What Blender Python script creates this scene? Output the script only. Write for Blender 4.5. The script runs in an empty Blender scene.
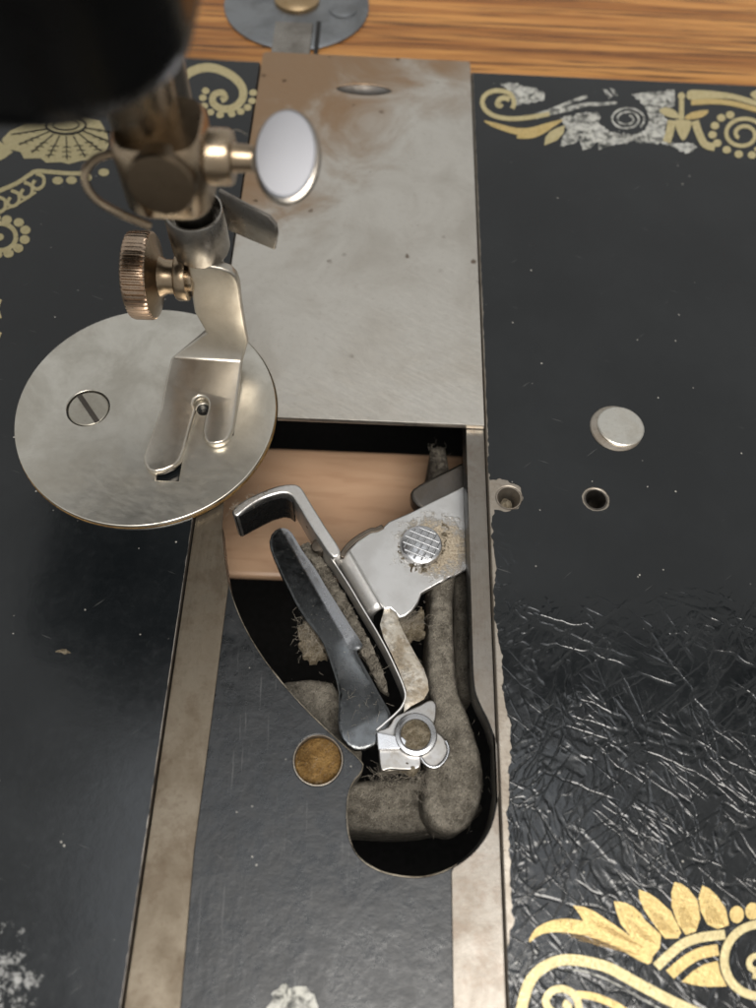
import bpy, bmesh, math, random
from mathutils import Vector, Matrix, noise, geometry

random.seed(7)
MM = 0.001
C = bpy.context.scene.collection
R = math.radians

# ------------------------------------------------------------------ camera
FOCAL_PX, CAM_H = 800.0, 110.0                 # photo pixels, millimetres above the bed
TILT, ROLL, HEAD = R(63.0), R(4.05), R(2.05)
fwd = Vector((math.sin(HEAD)*math.cos(TILT), math.cos(HEAD)*math.cos(TILT), -math.sin(TILT)))
r0 = fwd.cross(Vector((0, 0, 1))).normalized()
u0 = r0.cross(fwd)
RIGHT = math.cos(ROLL)*r0 + math.sin(ROLL)*u0
UP = -math.sin(ROLL)*r0 + math.cos(ROLL)*u0
cam_d = bpy.data.cameras.new('camera')
cam = bpy.data.objects.new('camera', cam_d)
C.objects.link(cam)
m = Matrix((RIGHT, UP, -fwd)).transposed().to_4x4()
m.translation = Vector((0, 0, CAM_H))*MM
cam.matrix_world = m
cam_d.sensor_fit = 'VERTICAL'
cam_d.sensor_height = 36.0
cam_d.lens = 36.0*FOCAL_PX/1008.0
cam_d.clip_start, cam_d.clip_end = 0.002, 20.0
cam_d.dof.use_dof = True
cam_d.dof.focus_distance = 0.121
cam_d.dof.aperture_fstop = 17.0
bpy.context.scene.camera = cam

# ------------------------------------------------------------------ light
sc = bpy.context.scene
w = bpy.data.worlds.new('World')
sc.world = w
w.use_nodes = True
bg = w.node_tree.nodes['Background']
bg.inputs[0].default_value = (0.50, 0.50, 0.49, 1)     # plain indoor ambience
bg.inputs[1].default_value = 0.98


def area(name, loc, target, size, power, color):
    l = bpy.data.lights.new(name, 'AREA')
    l.shape = 'DISK'
    l.size = size
    l.energy = power
    l.color = color
    o = bpy.data.objects.new(name, l)
    C.objects.link(o)
    o.location = loc
    o.rotation_euler = (Vector(target) - Vector(loc)).to_track_quat('-Z', 'Y').to_euler()


area('room_lamp', (0.12, -0.36, 0.95), (0, 0.06, 0), 0.55, 11.0, (1.0, 0.95, 0.88))
area('ceiling_lamp', (0.0, 0.06, 1.6), (0.0, 0.06, 0), 1.0, 3.1, (0.86, 0.92, 1.0))
sc.view_settings.view_transform = 'Standard'
sc.view_settings.look = 'None'
sc.view_settings.exposure = 0.12
sc.view_settings.gamma = 1.0
sc.cycles.use_denoising = True
sc.cycles.use_adaptive_sampling = True
sc.cycles.adaptive_threshold = 0.03
sc.cycles.caustics_reflective = False
sc.cycles.caustics_refractive = False
sc.cycles.max_bounces = 6
sc.cycles.diffuse_bounces = 3
sc.cycles.glossy_bounces = 4


# ------------------------------------------------------------------ survey: picture measurements to millimetres
def ray(u, v):
    return RIGHT*(u - 378.0) - UP*(v - 504.0) + fwd*FOCAL_PX


def at(u, v, z=0.0):
    d = ray(u, v)
    return Vector((0, 0, CAM_H)) + d*((z - CAM_H)/d.z)


def at_y(u, v, y):
    d = ray(u, v)
    return Vector((0, 0, CAM_H)) + d*(y/d.y)


def xy(pts, z=0.0):
    return [tuple(at(u, v, z)[:2]) for u, v in pts]


# ------------------------------------------------------------------ object helpers
def link(name, me, mat, parent=None, smooth=False, kind=None):
    o = bpy.data.objects.new(name, me)
    C.objects.link(o)
    if mat is not None and not me.materials:
        for mm in (mat if isinstance(mat, (list, tuple)) else [mat]):
            me.materials.append(mm)
    if smooth is not False:
        ang = R(40) if smooth is True else R(smooth)
        for p in me.polygons:
            p.use_smooth = True
        try:
            me.set_sharp_from_angle(angle=ang)
        except Exception:
            pass
    if parent is not None:
        o.parent = parent
    if kind:
        o['kind'] = kind
    return o


def base_of(parent):
    if parent is None:
        return Vector((0, 0, 0))
    v = Vector(parent.location)
    if parent.parent is not None:
        v = v + Vector(parent.parent.location)
    return v


def mesh(name, verts, faces, mat, parent=None, smooth=False, kind=None):
    b = base_of(parent)
    me = bpy.data.meshes.new(name)
    me.from_pydata([tuple(Vector(v)*MM - b) for v in verts], [], faces)
    me.update()
    return link(name, me, mat, parent, smooth, kind)


def fix_normals(o):
    bm = bmesh.new()
    bm.from_mesh(o.data)
    bmesh.ops.recalc_face_normals(bm, faces=bm.faces)
    bm.to_mesh(o.data)
    bm.free()


def bevel_mod(o, wdt, seg=2, ang=35):
    md = o.modifiers.new('bevel', 'BEVEL')
    md.width = wdt*MM
    md.segments = seg
    md.limit_method = 'ANGLE'
    md.angle_limit = R(ang)
    md.harden_normals = False
    return o


def solidify(o, t, offset=-1):
    md = o.modifiers.new('thickness', 'SOLIDIFY')
    md.thickness = t*MM
    md.offset = offset
    md.use_even_offset = True
    return o


def empty(name, loc_mm, label, cat, group=None):
    o = bpy.data.objects.new(name, None)
    C.objects.link(o)
    o.empty_display_size = 0.004
    o.location = Vector(loc_mm)*MM
    return tag(o, label, cat, group)


def tag(o, label=None, cat=None, group=None, kind=None):
    if label:
        o['label'] = label
    if cat:
        o['category'] = cat
    if group:
        o['group'] = group
    if kind:
        o['kind'] = kind
    return o


def plate(name, outer, holes, z_top, thick, mat, parent=None, bev=0.0, kind=None, seg=2):
    """flat plate of any outline with holes, edges rounded"""
    cu = bpy.data.curves.new(name, 'CURVE')
    cu.dimensions = '2D'
    cu.fill_mode = 'BOTH'
    for ring in [outer] + list(holes):
        s = cu.splines.new('POLY')
        s.points.add(len(ring) - 1)
        for p, q in zip(s.points, ring):
            p.co = (q[0], q[1], 0, 1)
        s.use_cyclic_u = True
    cu.extrude = thick/2 - bev
    if bev > 0:
        cu.bevel_depth = bev
        cu.bevel_resolution = seg
        cu.offset = -bev
    t = bpy.data.objects.new('tmp', cu)
    C.objects.link(t)
    dg = bpy.context.evaluated_depsgraph_get()
    me = bpy.data.meshes.new_from_object(t.evaluated_get(dg))
    bpy.data.objects.remove(t)
    bpy.data.curves.remove(cu)
    b = base_of(parent)
    for v in me.vertices:
        v.co = Vector((v.co.x, v.co.y, v.co.z + z_top - thick/2))*MM - b
    me.name = name
    me.materials.clear()
    bm = bmesh.new()
    bm.from_mesh(me)
    bmesh.ops.remove_doubles(bm, verts=bm.verts, dist=1e-7)
    bmesh.ops.recalc_face_normals(bm, faces=bm.faces)
    bm.to_mesh(me)
    bm.free()
    o = link(name, me, mat, parent, 30 if bev > 0 else False, kind)
    for p in me.polygons:                       # broad faces stay dead flat
        if abs(p.normal.z) > 0.98:
            p.use_smooth = False
    return o


def lathe(name, prof, origin, axis, mat, parent=None, n=40, smooth=35, kind=None, squash=None, side=None):
    """prof: (radius, distance along axis); closed with caps"""
    ax = Vector(axis).normalized()
    a = ax.orthogonal().normalized()
    if abs(ax.x) > 0.9:
        a = Vector((0, 1, 0))
    if side is not None:
        a = Vector(side)
    a = (a - ax*a.dot(ax)).normalized()
    b = ax.cross(a)
    vs, fs = [], []
    o = Vector(origin)
    for r, d in prof:
        for k in range(n):
            t = 2*math.pi*k/n
            vs.append(o + ax*d + a*(r*math.cos(t)) + b*(r*math.sin(t)*(squash or 1.0)))
    for i in range(len(prof) - 1):
        for k in range(n):
            fs.append((i*n + k, i*n + (k + 1) % n, (i + 1)*n + (k + 1) % n, (i + 1)*n + k))
    fs.append(tuple(range(n))[::-1])
    fs.append(tuple(range((len(prof) - 1)*n, len(prof)*n)))
    ob = mesh(name, vs, fs, mat, parent, smooth, kind)
    fix_normals(ob)
    return ob


def catmull(pts, n=8):
    P = [Vector(p) for p in pts]
    out = []
    for i in range(len(P) - 1):
        p0, p1, p2, p3 = P[max(i - 1, 0)], P[i], P[i + 1], P[min(i + 2, len(P) - 1)]
        for k in range(n):
            t = k/n
            out.append(0.5*((2*p1) + (p2 - p0)*t + (2*p0 - 5*p1 + 4*p2 - p3)*t*t + (3*p1 - p0 - 3*p2 + p3)*t**3))
    out.append(P[-1])
    return out


def ring_catmull(pts, n=6):
    P = [Vector((p[0], p[1], 0)) for p in pts]
    L = len(P)
    out = []
    for i in range(L):
        p0, p1, p2, p3 = P[i - 1], P[i], P[(i + 1) % L], P[(i + 2) % L]
        for k in range(n):
            t = k/n
            q = 0.5*((2*p1) + (p2 - p0)*t + (2*p0 - 5*p1 + 4*p2 - p3)*t*t + (3*p1 - p0 - 3*p2 + p3)*t**3)
            out.append((q.x, q.y))
    return out


def tube(name, path, rad, mat, parent=None, n=10, kind=None):
    P = [Vector(p) for p in path]
    vs, fs = [], []
    ref = Vector((0.31, 0.22, 0.93))
    for i, p in enumerate(P):
        t = (P[min(i + 1, len(P) - 1)] - P[max(i - 1, 0)]).normalized()
        a = (ref - t*ref.dot(t)).normalized()
        b = t.cross(a)
        r = rad[i] if isinstance(rad, (list, tuple)) else rad
        for k in range(n):
            q = 2*math.pi*k/n
            vs.append(p + a*r*math.cos(q) + b*r*math.sin(q))
    for i in range(len(P) - 1):
        for k in range(n):
            fs.append((i*n + k, i*n + (k + 1) % n, (i + 1)*n + (k + 1) % n, (i + 1)*n + k))
    fs.append(tuple(range(n))[::-1])
    fs.append(tuple(range((len(P) - 1)*n, len(P)*n)))
    o = mesh(name, vs, fs, mat, parent, 50, kind)
    fix_normals(o)
    return o


def wall_strip(name, path, z_top, z_bot, thick, mat, parent=None, bev=0.0, lean=(0, 0)):
    """upright sheet that follows a plan path; z values may be lists"""
    P = [Vector((p[0], p[1], 0)) for p in path]
    n = len(P)
    zt = z_top if isinstance(z_top, (list, tuple)) else [z_top]*n
    zb = z_bot if isinstance(z_bot, (list, tuple)) else [z_bot]*n
    th = thick if isinstance(thick, (list, tuple)) else [thick]*n
    vs, fs = [], []
    for i, p in enumerate(P):
        t = (P[min(i + 1, n - 1)] - P[max(i - 1, 0)]).normalized()
        s = Vector((-t.y, t.x, 0))*(th[i]/2)
        l = Vector((lean[0], lean[1], 0))
        for a, z, k in ((s, zt[i], 0), (-s, zt[i], 0), (-s, zb[i], 1), (s, zb[i], 1)):
            q = p + a + l*k
            vs.append((q.x, q.y, z))
    for i in range(n - 1):
        for k in range(4):
            fs.append((i*4 + k, i*4 + (k + 1) % 4, (i + 1)*4 + (k + 1) % 4, (i + 1)*4 + k))
    fs.append((3, 2, 1, 0))
    fs.append(tuple(range((n - 1)*4, n*4)))
    o = mesh(name, vs, fs, mat, parent, 35)
    fix_normals(o)
    if bev:
        bevel_mod(o, bev, 2, 50)
    return o


def inside(p, poly):
    c = False
    j = len(poly) - 1
    for i in range(len(poly)):
        a, b = poly[i], poly[j]
        if (a[1] > p[1]) != (b[1] > p[1]) and p[0] < (b[0] - a[0])*(p[1] - a[1])/(b[1] - a[1]) + a[0]:
            c = not c
        j = i
    return c


def edge_dist(p, poly):
    best = 1e9
    for i in range(len(poly)):
        ax, ay = poly[i - 1]
        bx, by = poly[i]
        dx, dy = bx - ax, by - ay
        L = dx*dx + dy*dy
        t = 0 if L == 0 else max(0, min(1, ((p[0] - ax)*dx + (p[1] - ay)*dy)/L))
        best = min(best, (ax + t*dx - p[0])**2 + (ay + t*dy - p[1])**2)
    return math.sqrt(best)


def pad(name, outline, height, z_bot, step, mat, parent=None, smooth=60, kind=None):
    """solid lump: outline in plan, height(x, y, distance to the edge) gives its upper side"""
    xs = [p[0] for p in outline]
    ys = [p[1] for p in outline]
    pts = [Vector(p) for p in outline]
    n0 = len(pts)
    ix = 0
    y = min(ys)
    while y < max(ys):
        x = min(xs) + (step/2 if ix % 2 else 0)
        while x < max(xs):
            p = (x + random.uniform(-.2, .2)*step, y + random.uniform(-.2, .2)*step)
            if inside(p, outline) and edge_dist(p, outline) > step*0.4:
                pts.append(Vector(p))
            x += step
        y += step*0.87
        ix += 1
    v2, e2, f2, _, _, _ = geometry.delaunay_2d_cdt(pts, [], [list(range(n0))], 1, 1e-6)
    vs = [(v.x, v.y, height(v.x, v.y, edge_dist(v, outline))) for v in v2]
    fs = [tuple(f) for f in f2]
    cnt = {}
    for f in fs:
        for i in range(len(f)):
            cnt.setdefault(frozenset((f[i - 1], f[i])), []).append((f[i - 1], f[i]))
    rim = [e[0] for e in cnt.values() if len(e) == 1]
    low = {}
    for a, b in rim:
        for q in (a, b):
            if q not in low:
                low[q] = len(vs)
                vs.append((vs[q][0], vs[q][1], z_bot))
    for a, b in rim:
        fs.append((b, a, low[a], low[b]))
    o = mesh(name, vs, fs, mat, parent, smooth, kind)
    fix_normals(o)
    return o


def fbm(x, y, s, seed=0.0):
    return noise.fractal(Vector((x*s, y*s, seed)), 0.6, 2.0, 4)


def ragged(pts, amp, step, seed=0.0, closed=True):
    """subdivide an outline and roughen it"""
    out = []
    n = len(pts)
    for i in range(n if closed else n - 1):
        a, b = Vector(pts[i]), Vector(pts[(i + 1) % n])
        k = max(1, int((b - a).length/step))
        t = (b - a).normalized()
        nn = Vector((-t.y, t.x))
        for j in range(k):
            p = a.lerp(b, j/k)
            d = noise.fractal(Vector((p.x*0.9, p.y*0.9, seed)), 0.7, 2.2, 5)*amp
            p = p + nn*d
            out.append((p.x, p.y))
    if not closed:
        out.append(tuple(pts[-1]))
    return out


# ------------------------------------------------------------------ materials
class Mat:
    def __init__(self, name):
        self.m = bpy.data.materials.new(name)
        self.m.use_nodes = True
        self.t = self.m.node_tree
        self.b = self.t.nodes['Principled BSDF']
        tc = self.t.nodes.new('ShaderNodeTexCoord')
        mp = self.t.nodes.new('ShaderNodeMapping')
        mp.inputs['Scale'].default_value = (1000, 1000, 1000)       # metres to millimetres
        self.t.links.new(tc.outputs['Object'], mp.inputs['Vector'])
        self.co = mp.outputs[0]

    def node(self, kind, **kw):
        n = self.t.nodes.new(kind)
        for k, v in kw.items():
            setattr(n, k, v)
        return n

    def lk(self, a, b):
        self.t.links.new(a, b)

    def put(self, sock, v):
        if hasattr(v, 'is_output') or isinstance(v, bpy.types.NodeSocket):
            self.lk(v, sock)
        else:
            sock.default_value = v

    def xf(self, scale=(1, 1, 1), rot=(0, 0, 0), loc=(0, 0, 0), co=None):
        """turn first, then stretch"""
        src = co or self.co
        if any(rot):
            r = self.node('ShaderNodeMapping')
            r.inputs['Rotation'].default_value = rot
            self.lk(src, r.inputs[0])
            src = r.outputs[0]
        n = self.node('ShaderNodeMapping')
        n.inputs['Scale'].default_value = scale
        n.inputs['Location'].default_value = loc
        self.lk(src, n.inputs[0])
        return n.outputs[0]

    def noise(self, scale, detail=4, rough=0.55, co=None, dist=0.0):
        n = self.node('ShaderNodeTexNoise')
        n.inputs['Scale'].default_value = scale
        n.inputs['Detail'].default_value = detail
        n.inputs['Roughness'].default_value = rough
        n.inputs['Distortion'].default_value = dist
        self.lk(co or self.co, n.inputs['Vector'])
        return n.outputs[0]

    def voro(self, scale, co=None, feature='F1', rnd=1.0):
        n = self.node('ShaderNodeTexVoronoi', feature=feature)
        n.inputs['Scale'].default_value = scale
        n.inputs['Randomness'].default_value = rnd
        self.lk(co or self.co, n.inputs['Vector'])
        return n.outputs[0]

    def step(self, v, a, b, lo=0.0, hi=1.0):
        n = self.node('ShaderNodeMapRange', interpolation_type='SMOOTHSTEP')
        self.put(n.inputs[0], v)
        n.inputs[1].default_value = a
        n.inputs[2].default_value = b
        n.inputs[3].default_value = lo
        n.inputs[4].default_value = hi
        return n.outputs[0]

    def math(self, op, a, b=0.0):
        n = self.node('ShaderNodeMath', operation=op)
        self.put(n.inputs[0], a)
        self.put(n.inputs[1], b)
        return n.outputs[0]

    def mix(self, f, a, b):
        n = self.node('ShaderNodeMix', data_type='RGBA')
        self.put(n.inputs[0], f)
        self.put(n.inputs[6], a if not isinstance(a, tuple) else (*a, 1))
        self.put(n.inputs[7], b if not isinstance(b, tuple) else (*b, 1))
        return n.outputs[2]

    def xyz(self):
        n = self.node('ShaderNodeSeparateXYZ')
        self.lk(self.co, n.inputs[0])
        return n.outputs

    def bump(self, h, strength, dist, prev=None):
        n = self.node('ShaderNodeBump')
        n.inputs['Strength'].default_value = strength
        n.inputs['Distance'].default_value = dist*MM
        self.lk(h, n.inputs['Height'])
        if prev is not None:
            self.lk(prev, n.inputs['Normal'])
        return n.outputs[0]

    def set(self, **kw):
        names = dict(color='Base Color', rough='Roughness', metal='Metallic', normal='Normal', spec='Specular IOR Level', coat='Coat Weight', coat_rough='Coat Roughness', aniso='Anisotropic')
        for k, v in kw.items():
            s = self.b.inputs[names[k]]
            if isinstance(v, tuple) and len(v) == 3:
                v = (*v, 1)
            self.put(s, v)
        return self.m


def metal(name, light, dark, rust, r0, r1, dirt=0.45, scratch=(0.15, 3.0), rustiness=0.0, bumpy=0.02, pits=0.0, ang=0.35):
    M = Mat(name)
    big = M.noise(0.11, 6, 0.62, dist=0.6)
    fine = M.noise(1.7, 5, 0.7)
    sx = M.noise(1.0, 3, 0.6, co=M.xf(scale=(scratch[0], scratch[1], 1), rot=(0, 0, ang)))
    c = M.mix(M.step(big, 0.35, 0.68), light, dark)
    c = M.mix(M.math('MULTIPLY', M.step(fine, 0.5, 0.75), dirt), c, rust)
    if rustiness:
        c = M.mix(M.math('MULTIPLY', M.step(M.noise(0.25, 7, 0.7), 0.48, 0.62), rustiness), c, rust)
    rough = M.math('ADD', M.step(big, 0.3, 0.7, r0, r1), M.step(sx, 0.35, 0.7, -0.015, 0.025))
    h = M.math('ADD', M.math('MULTIPLY', sx, 0.5), fine)
    nrm = M.bump(h, 0.35, bumpy)
    if pits:
        pt = M.step(M.voro(0.55), 0.05, 0.14)
        nrm = M.bump(pt, 0.6, pits, nrm)
        c = M.mix(M.math('SUBTRACT', 1.0, pt), c, (rust[0]*0.5, rust[1]*0.5, rust[2]*0.5))
    return M.set(color=c, rough=rough, metal=1.0, normal=nrm)


def lacquer(name, crackle):
    M = Mat(name)
    x, y, z = M.xyz()
    base = M.mix(M.step(M.noise(0.05, 4), 0.35, 0.7), (0.0042, 0.0052, 0.0060), (0.0075, 0.0088, 0.0098))
    specks = M.step(M.voro(0.40), 0.075, 0.045)
    dim = M.step(M.noise(0.35, 2), 0.52, 0.6)
    specks = M.math('MULTIPLY', specks, dim)
    base = M.mix(M.math('MULTIPLY', specks, 0.75), base, (0.42, 0.40, 0.36))
    hair = M.step(M.noise(1.0, 2, 0.5, co=M.xf(scale=(2.2, 0.12, 1), rot=(0, 0, 0.9))), 0.73, 0.80)
    hair2 = M.step(M.noise(1.0, 2, 0.5, co=M.xf(scale=(0.16, 2.6, 1), rot=(0, 0, 0.35))), 0.72, 0.80)
    base = M.mix(M.math('MULTIPLY', M.math('MAXIMUM', hair, hair2), 0.22), base, (0.2, 0.2, 0.19))
    grime = M.noise(0.16, 6, 0.65, dist=0.8)
    rough = M.math('ADD', M.step(grime, 0.3, 0.75, 0.15, 0.22), M.step(M.noise(0.9, 5, 0.7), 0.45, 0.75, 0.0, 0.07))
    h = M.math('ADD', M.math('MULTIPLY', M.noise(0.35, 4, 0.6), 0.6), M.math('MULTIPLY', M.noise(3.5, 3, 0.6), 0.06))
    nrm = M.bump(h, 0.35, 0.10)
    if crackle:
        wob = M.node('ShaderNodeVectorMath', operation='ADD')
        nz = M.node('ShaderNodeTexNoise')
        nz.inputs['Scale'].default_value = 0.22
        nz.inputs['Detail'].default_value = 2.0
        M.lk(M.co, nz.inputs['Vector'])
        sc2 = M.node('ShaderNodeVectorMath', operation='SCALE')
        M.lk(nz.outputs['Color'], sc2.inputs[0])
        sc2.inputs['Scale'].default_value = 0.9
        M.lk(M.co, wob.inputs[0])
        M.lk(sc2.outputs[0], wob.inputs[1])
        wv = wob.outputs[0]

        def creases(sx, sy, angs, wd, seed, lo, hi):
            out = None
            for k, a in enumerate(angs):
                n_ = M.noise(1.0, 1, 0.4, co=M.xf(scale=(sx, sy, 1), rot=(0, 0, a), loc=(k*17.3 + seed, k*9.1, 0), co=wv))
                d = M.math('ABSOLUTE', M.math('SUBTRACT', n_, 0.5))
                gate = M.step(M.noise(0.11, 2, co=M.xf(loc=(k*31.0 + seed, 5.0, 0))), lo, hi)
                r = M.math('MULTIPLY', M.step(d, wd, 0.0), gate)
                out = r if out is None else M.math('MAXIMUM', out, r)
            return out
        ridge = creases(0.03, 0.24, (0.3, -0.75, 1.05, 1.75, 2.3), 0.030, 0.0, 0.45, 0.58)
        small = creases(0.08, 0.55, (0.7, -0.6, 1.35, 2.1), 0.04, 11.0, 0.42, 0.58)
        lumps = M.noise(1.1, 3, 0.6)
        wave = M.noise(0.13, 3)
        yy = M.math('ADD', y, M.math('MULTIPLY', wave, 9.0))
        zone = M.step(yy, 50.0, 43.0)
        edge = M.math('MULTIPLY', M.step(x, 27.0, 20.0), M.step(yy, 62.0, 50.0))
        low = M.step(yy, 40.0, 22.0)
        zone = M.math('MAXIMUM', zone, M.math('MULTIPLY', edge, 0.7))
        tot = M.math('ADD', M.math('MULTIPLY', ridge, -1.0), M.math('MULTIPLY', small, M.math('ADD', M.math('MULTIPLY', low, 0.5), 0.2)))
        tot = M.math('ADD', tot, M.math('MULTIPLY', lumps, M.math('ADD', M.math('MULTIPLY', low, 0.35), 0.06)))
        hz = M.math('MULTIPLY', tot, zone)
        far = M.step(y, 90.0, 50.0)
        faint = M.math('MULTIPLY', M.math('MULTIPLY', ridge, 0.08), far)
        nrm = M.bump(M.math('ADD', hz, faint), 0.75, 0.085, nrm)
        dirt = M.math('MULTIPLY', M.math('MAXIMUM', ridge, M.math('MULTIPLY', small, 0.6)), zone)
        rough = M.math('ADD', rough, M.math('MULTIPLY', dirt, 0.06))
    else:
        worn = M.math('MULTIPLY', M.step(y, 6.0, -9.0), M.step(x, -30.5, -39.0))
        spots = M.step(M.math('ADD', M.noise(0.55, 6, 0.75), M.math('MULTIPLY', worn, 0.32)), 0.78, 0.92)
        spots = M.math('MULTIPLY', spots, worn)
        base = M.mix(spots, base, (0.30, 0.30, 0.29))
        rough = M.math('ADD', rough, M.math('MULTIPLY', spots, 0.3))
    return M.set(color=base, rough=rough, normal=nrm, spec=0.58)


def lint_mat(name, a, b, s=1.0, relief=0.7):
    M = Mat(name)
    n1 = M.noise(0.8*s, 5, 0.7)
    n2 = M.noise(3.6*s, 4, 0.75)
    hairs = M.noise(1.0, 2, 0.5, co=M.xf(scale=(6.0*s, 0.9*s, 3.0), rot=(0, 0, 0.7)), dist=1.2)
    c = M.mix(M.step(n1, 0.42, 0.58), a, b)
    c = M.mix(M.math('MULTIPLY', M.step(M.noise(0.3*s, 5, 0.65), 0.54, 0.36), 0.6), c, (a[0]*0.35, a[1]*0.34, a[2]*0.33))
    c = M.mix(M.math('MULTIPLY', M.step(n2, 0.54, 0.70), 0.6), c, (b[0]*1.6, b[1]*1.55, b[2]*1.45))
    c = M.mix(M.math('MULTIPLY', M.step(hairs, 0.60, 0.70), 0.28), c, (0.5, 0.46, 0.39))
    c = M.mix(M.math('MULTIPLY', M.step(n2, 0.46, 0.32), 0.85), c, (a[0]*0.18, a[1]*0.17, a[2]*0.16))
    nrm = M.bump(M.math('ADD', n1, n2), 1.0, relief)
    return M.set(color=c, rough=0.95, normal=nrm, spec=0.1)


def plain(name, c, rough=0.5, met=0.0, var=0.25, s=0.8, bumpy=0.03):
    M = Mat(name)
    n = M.noise(s, 5, 0.65)
    col = M.mix(M.step(n, 0.3, 0.7), c, tuple(q*(1 - var) for q in c))
    return M.set(color=col, rough=M.step(n, 0.3, 0.7, rough - 0.05, rough + 0.1), metal=met, normal=M.bump(M.noise(s*4, 4), 0.4, bumpy))


def gold_mat(name, a, b, wear):
    M = Mat(name)
    n = M.noise(0.8, 6, 0.7)
    lines = M.noise(1.0, 3, 0.6, co=M.xf(scale=(5.0, 0.6, 1), rot=(0, 0, 0.5)))
    c = M.mix(M.step(lines, 0.35, 0.7), a, b)
    c = M.mix(M.step(M.noise(1.6, 7, 0.75), 1.0 - wear, 1.08 - wear), c, (0.02, 0.02, 0.018))
    nrm = M.bump(M.math('ADD', n, M.noise(2.2, 4)), 0.45, 0.12)
    return M.set(color=c, rough=M.step(n, 0.3, 0.7, 0.34, 0.52), metal=0.45, normal=nrm)


M_NICKEL = metal('plate_nickel', (0.54, 0.525, 0.50), (0.42, 0.40, 0.37), (0.30, 0.25, 0.19), 0.34, 0.44, 0.25, (0.5, 1.6), 0.0, 0.012)
M_DISC = metal('needle_plate_nickel', (0.72, 0.69, 0.62), (0.55, 0.52, 0.455), (0.36, 0.31, 0.24), 0.30, 0.38, 0.12, (0.5, 1.4), 0.12, 0.0015)
M_FOOT = metal('foot_nickel', (0.56, 0.52, 0.455), (0.46, 0.42, 0.36), (0.24, 0.18, 0.12), 0.30, 0.36, 0.12, (1.2, 0.8), 0.12, 0.0015)
M_BRONZE = metal('tarnished_nickel', (0.40, 0.315, 0.22), (0.27, 0.20, 0.13), (0.13, 0.08, 0.05), 0.24, 0.36, 0.3, (0.3, 2.0), 0.1, 0.015)
M_SLEEVE = metal('sleeve_steel', (0.36, 0.335, 0.30), (0.22, 0.20, 0.175), (0.12, 0.085, 0.06), 0.24, 0.4, 0.4, (0.3, 2.0), 0.15, 0.02)
M_PIN = metal('brown_tarnish', (0.20, 0.15, 0.10), (0.14, 0.105, 0.07), (0.10, 0.07, 0.045), 0.34, 0.46, 0.3, (1, 1), 0.1, 0.02)
M_BRIGHT = metal('bright_nickel', (0.62, 0.62, 0.63), (0.52, 0.52, 0.53), (0.45, 0.43, 0.4), 0.22, 0.30, 0.15, (0.2, 3.0), 0.0, 0.012)
M_STRIPL = metal('slideway_bare_iron', (0.165, 0.14, 0.107), (0.12, 0.098, 0.072), (0.075, 0.052, 0.034), 0.40, 0.52, 0.35, (3.0, 0.05), 0.35, 0.03, ang=0.02)
M_STRIPR = metal('rail_bare_steel', (0.25, 0.23, 0.203), (0.19, 0.168, 0.142), (0.14, 0.095, 0.067), 0.36, 0.46, 0.25, (5.5, 0.03), 0.3, 0.05, ang=0.01)
M_IRON = metal('bare_casting', (0.36, 0.325, 0.28), (0.26, 0.225, 0.185), (0.16, 0.12, 0.085), 0.4, 0.6, 0.5, (0.4, 3.0), 0.2, 0.08)
M_CARRIER = metal('carrier_nickel', (0.70, 0.69, 0.675), (0.58, 0.565, 0.545), (0.34, 0.27, 0.18), 0.36, 0.5, 0.3, (1.5, 1.5), 0.0, 0.02)
M_SHUTTLE = metal('shuttle_steel', (0.17, 0.175, 0.18), (0.115, 0.118, 0.12), (0.13, 0.115, 0.09), 0.26, 0.42, 0.25, (0.6, 0.6), 0.1, 0.02)
M_FLANK = metal('shuttle_flank', (0.50, 0.505, 0.52), (0.40, 0.405, 0.42), (0.2, 0.18, 0.15), 0.28, 0.4, 0.25, (0.6, 0.6), 0.1, 0.02)
M_DARKSTEEL = metal('dark_steel', (0.14, 0.13, 0.12), (0.09, 0.08, 0.07), (0.12, 0.09, 0.06), 0.35, 0.55, 0.4, (1, 1), 0.2, 0.05)
M_LACQ_R = lacquer('crackled_black_lacquer', True)
M_LACQ = lacquer('black_lacquer', False)
def floor_mat():
    M = Mat('slideway_black_paint')
    n = M.noise(0.22, 5, 0.6)
    c = M.mix(M.step(n, 0.3, 0.7), (0.0055, 0.0065, 0.0075), (0.010, 0.011, 0.012))
    scr = M.step(M.noise(1.0, 2, 0.5, co=M.xf(scale=(2.8, 0.10, 1), rot=(0, 0, -0.05))), 0.66, 0.74)
    scr2 = M.step(M.noise(1.0, 2, 0.5, co=M.xf(scale=(0.2, 2.4, 1), rot=(0, 0, 0.6))), 0.72, 0.80)
    c = M.mix(M.math('MULTIPLY', M.math('MAXIMUM', scr, scr2), 0.10), c, (0.3, 0.3, 0.3))
    speck = M.math('MULTIPLY', M.step(M.voro(0.5), 0.08, 0.05), M.step(M.noise(0.4, 2), 0.5, 0.6))
    c = M.mix(M.math('MULTIPLY', speck, 0.7), c, (0.4, 0.38, 0.34))
    h = M.math('ADD', n, M.math('MULTIPLY', M.noise(1.1, 4, 0.65), 0.22))
    h = M.math('SUBTRACT', h, M.math('MULTIPLY', scr, 0.03))
    return M.set(color=c, rough=M.step(M.noise(0.3, 5, 0.7), 0.3, 0.7, 0.24, 0.42), normal=M.bump(h, 0.5, 0.22))


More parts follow.
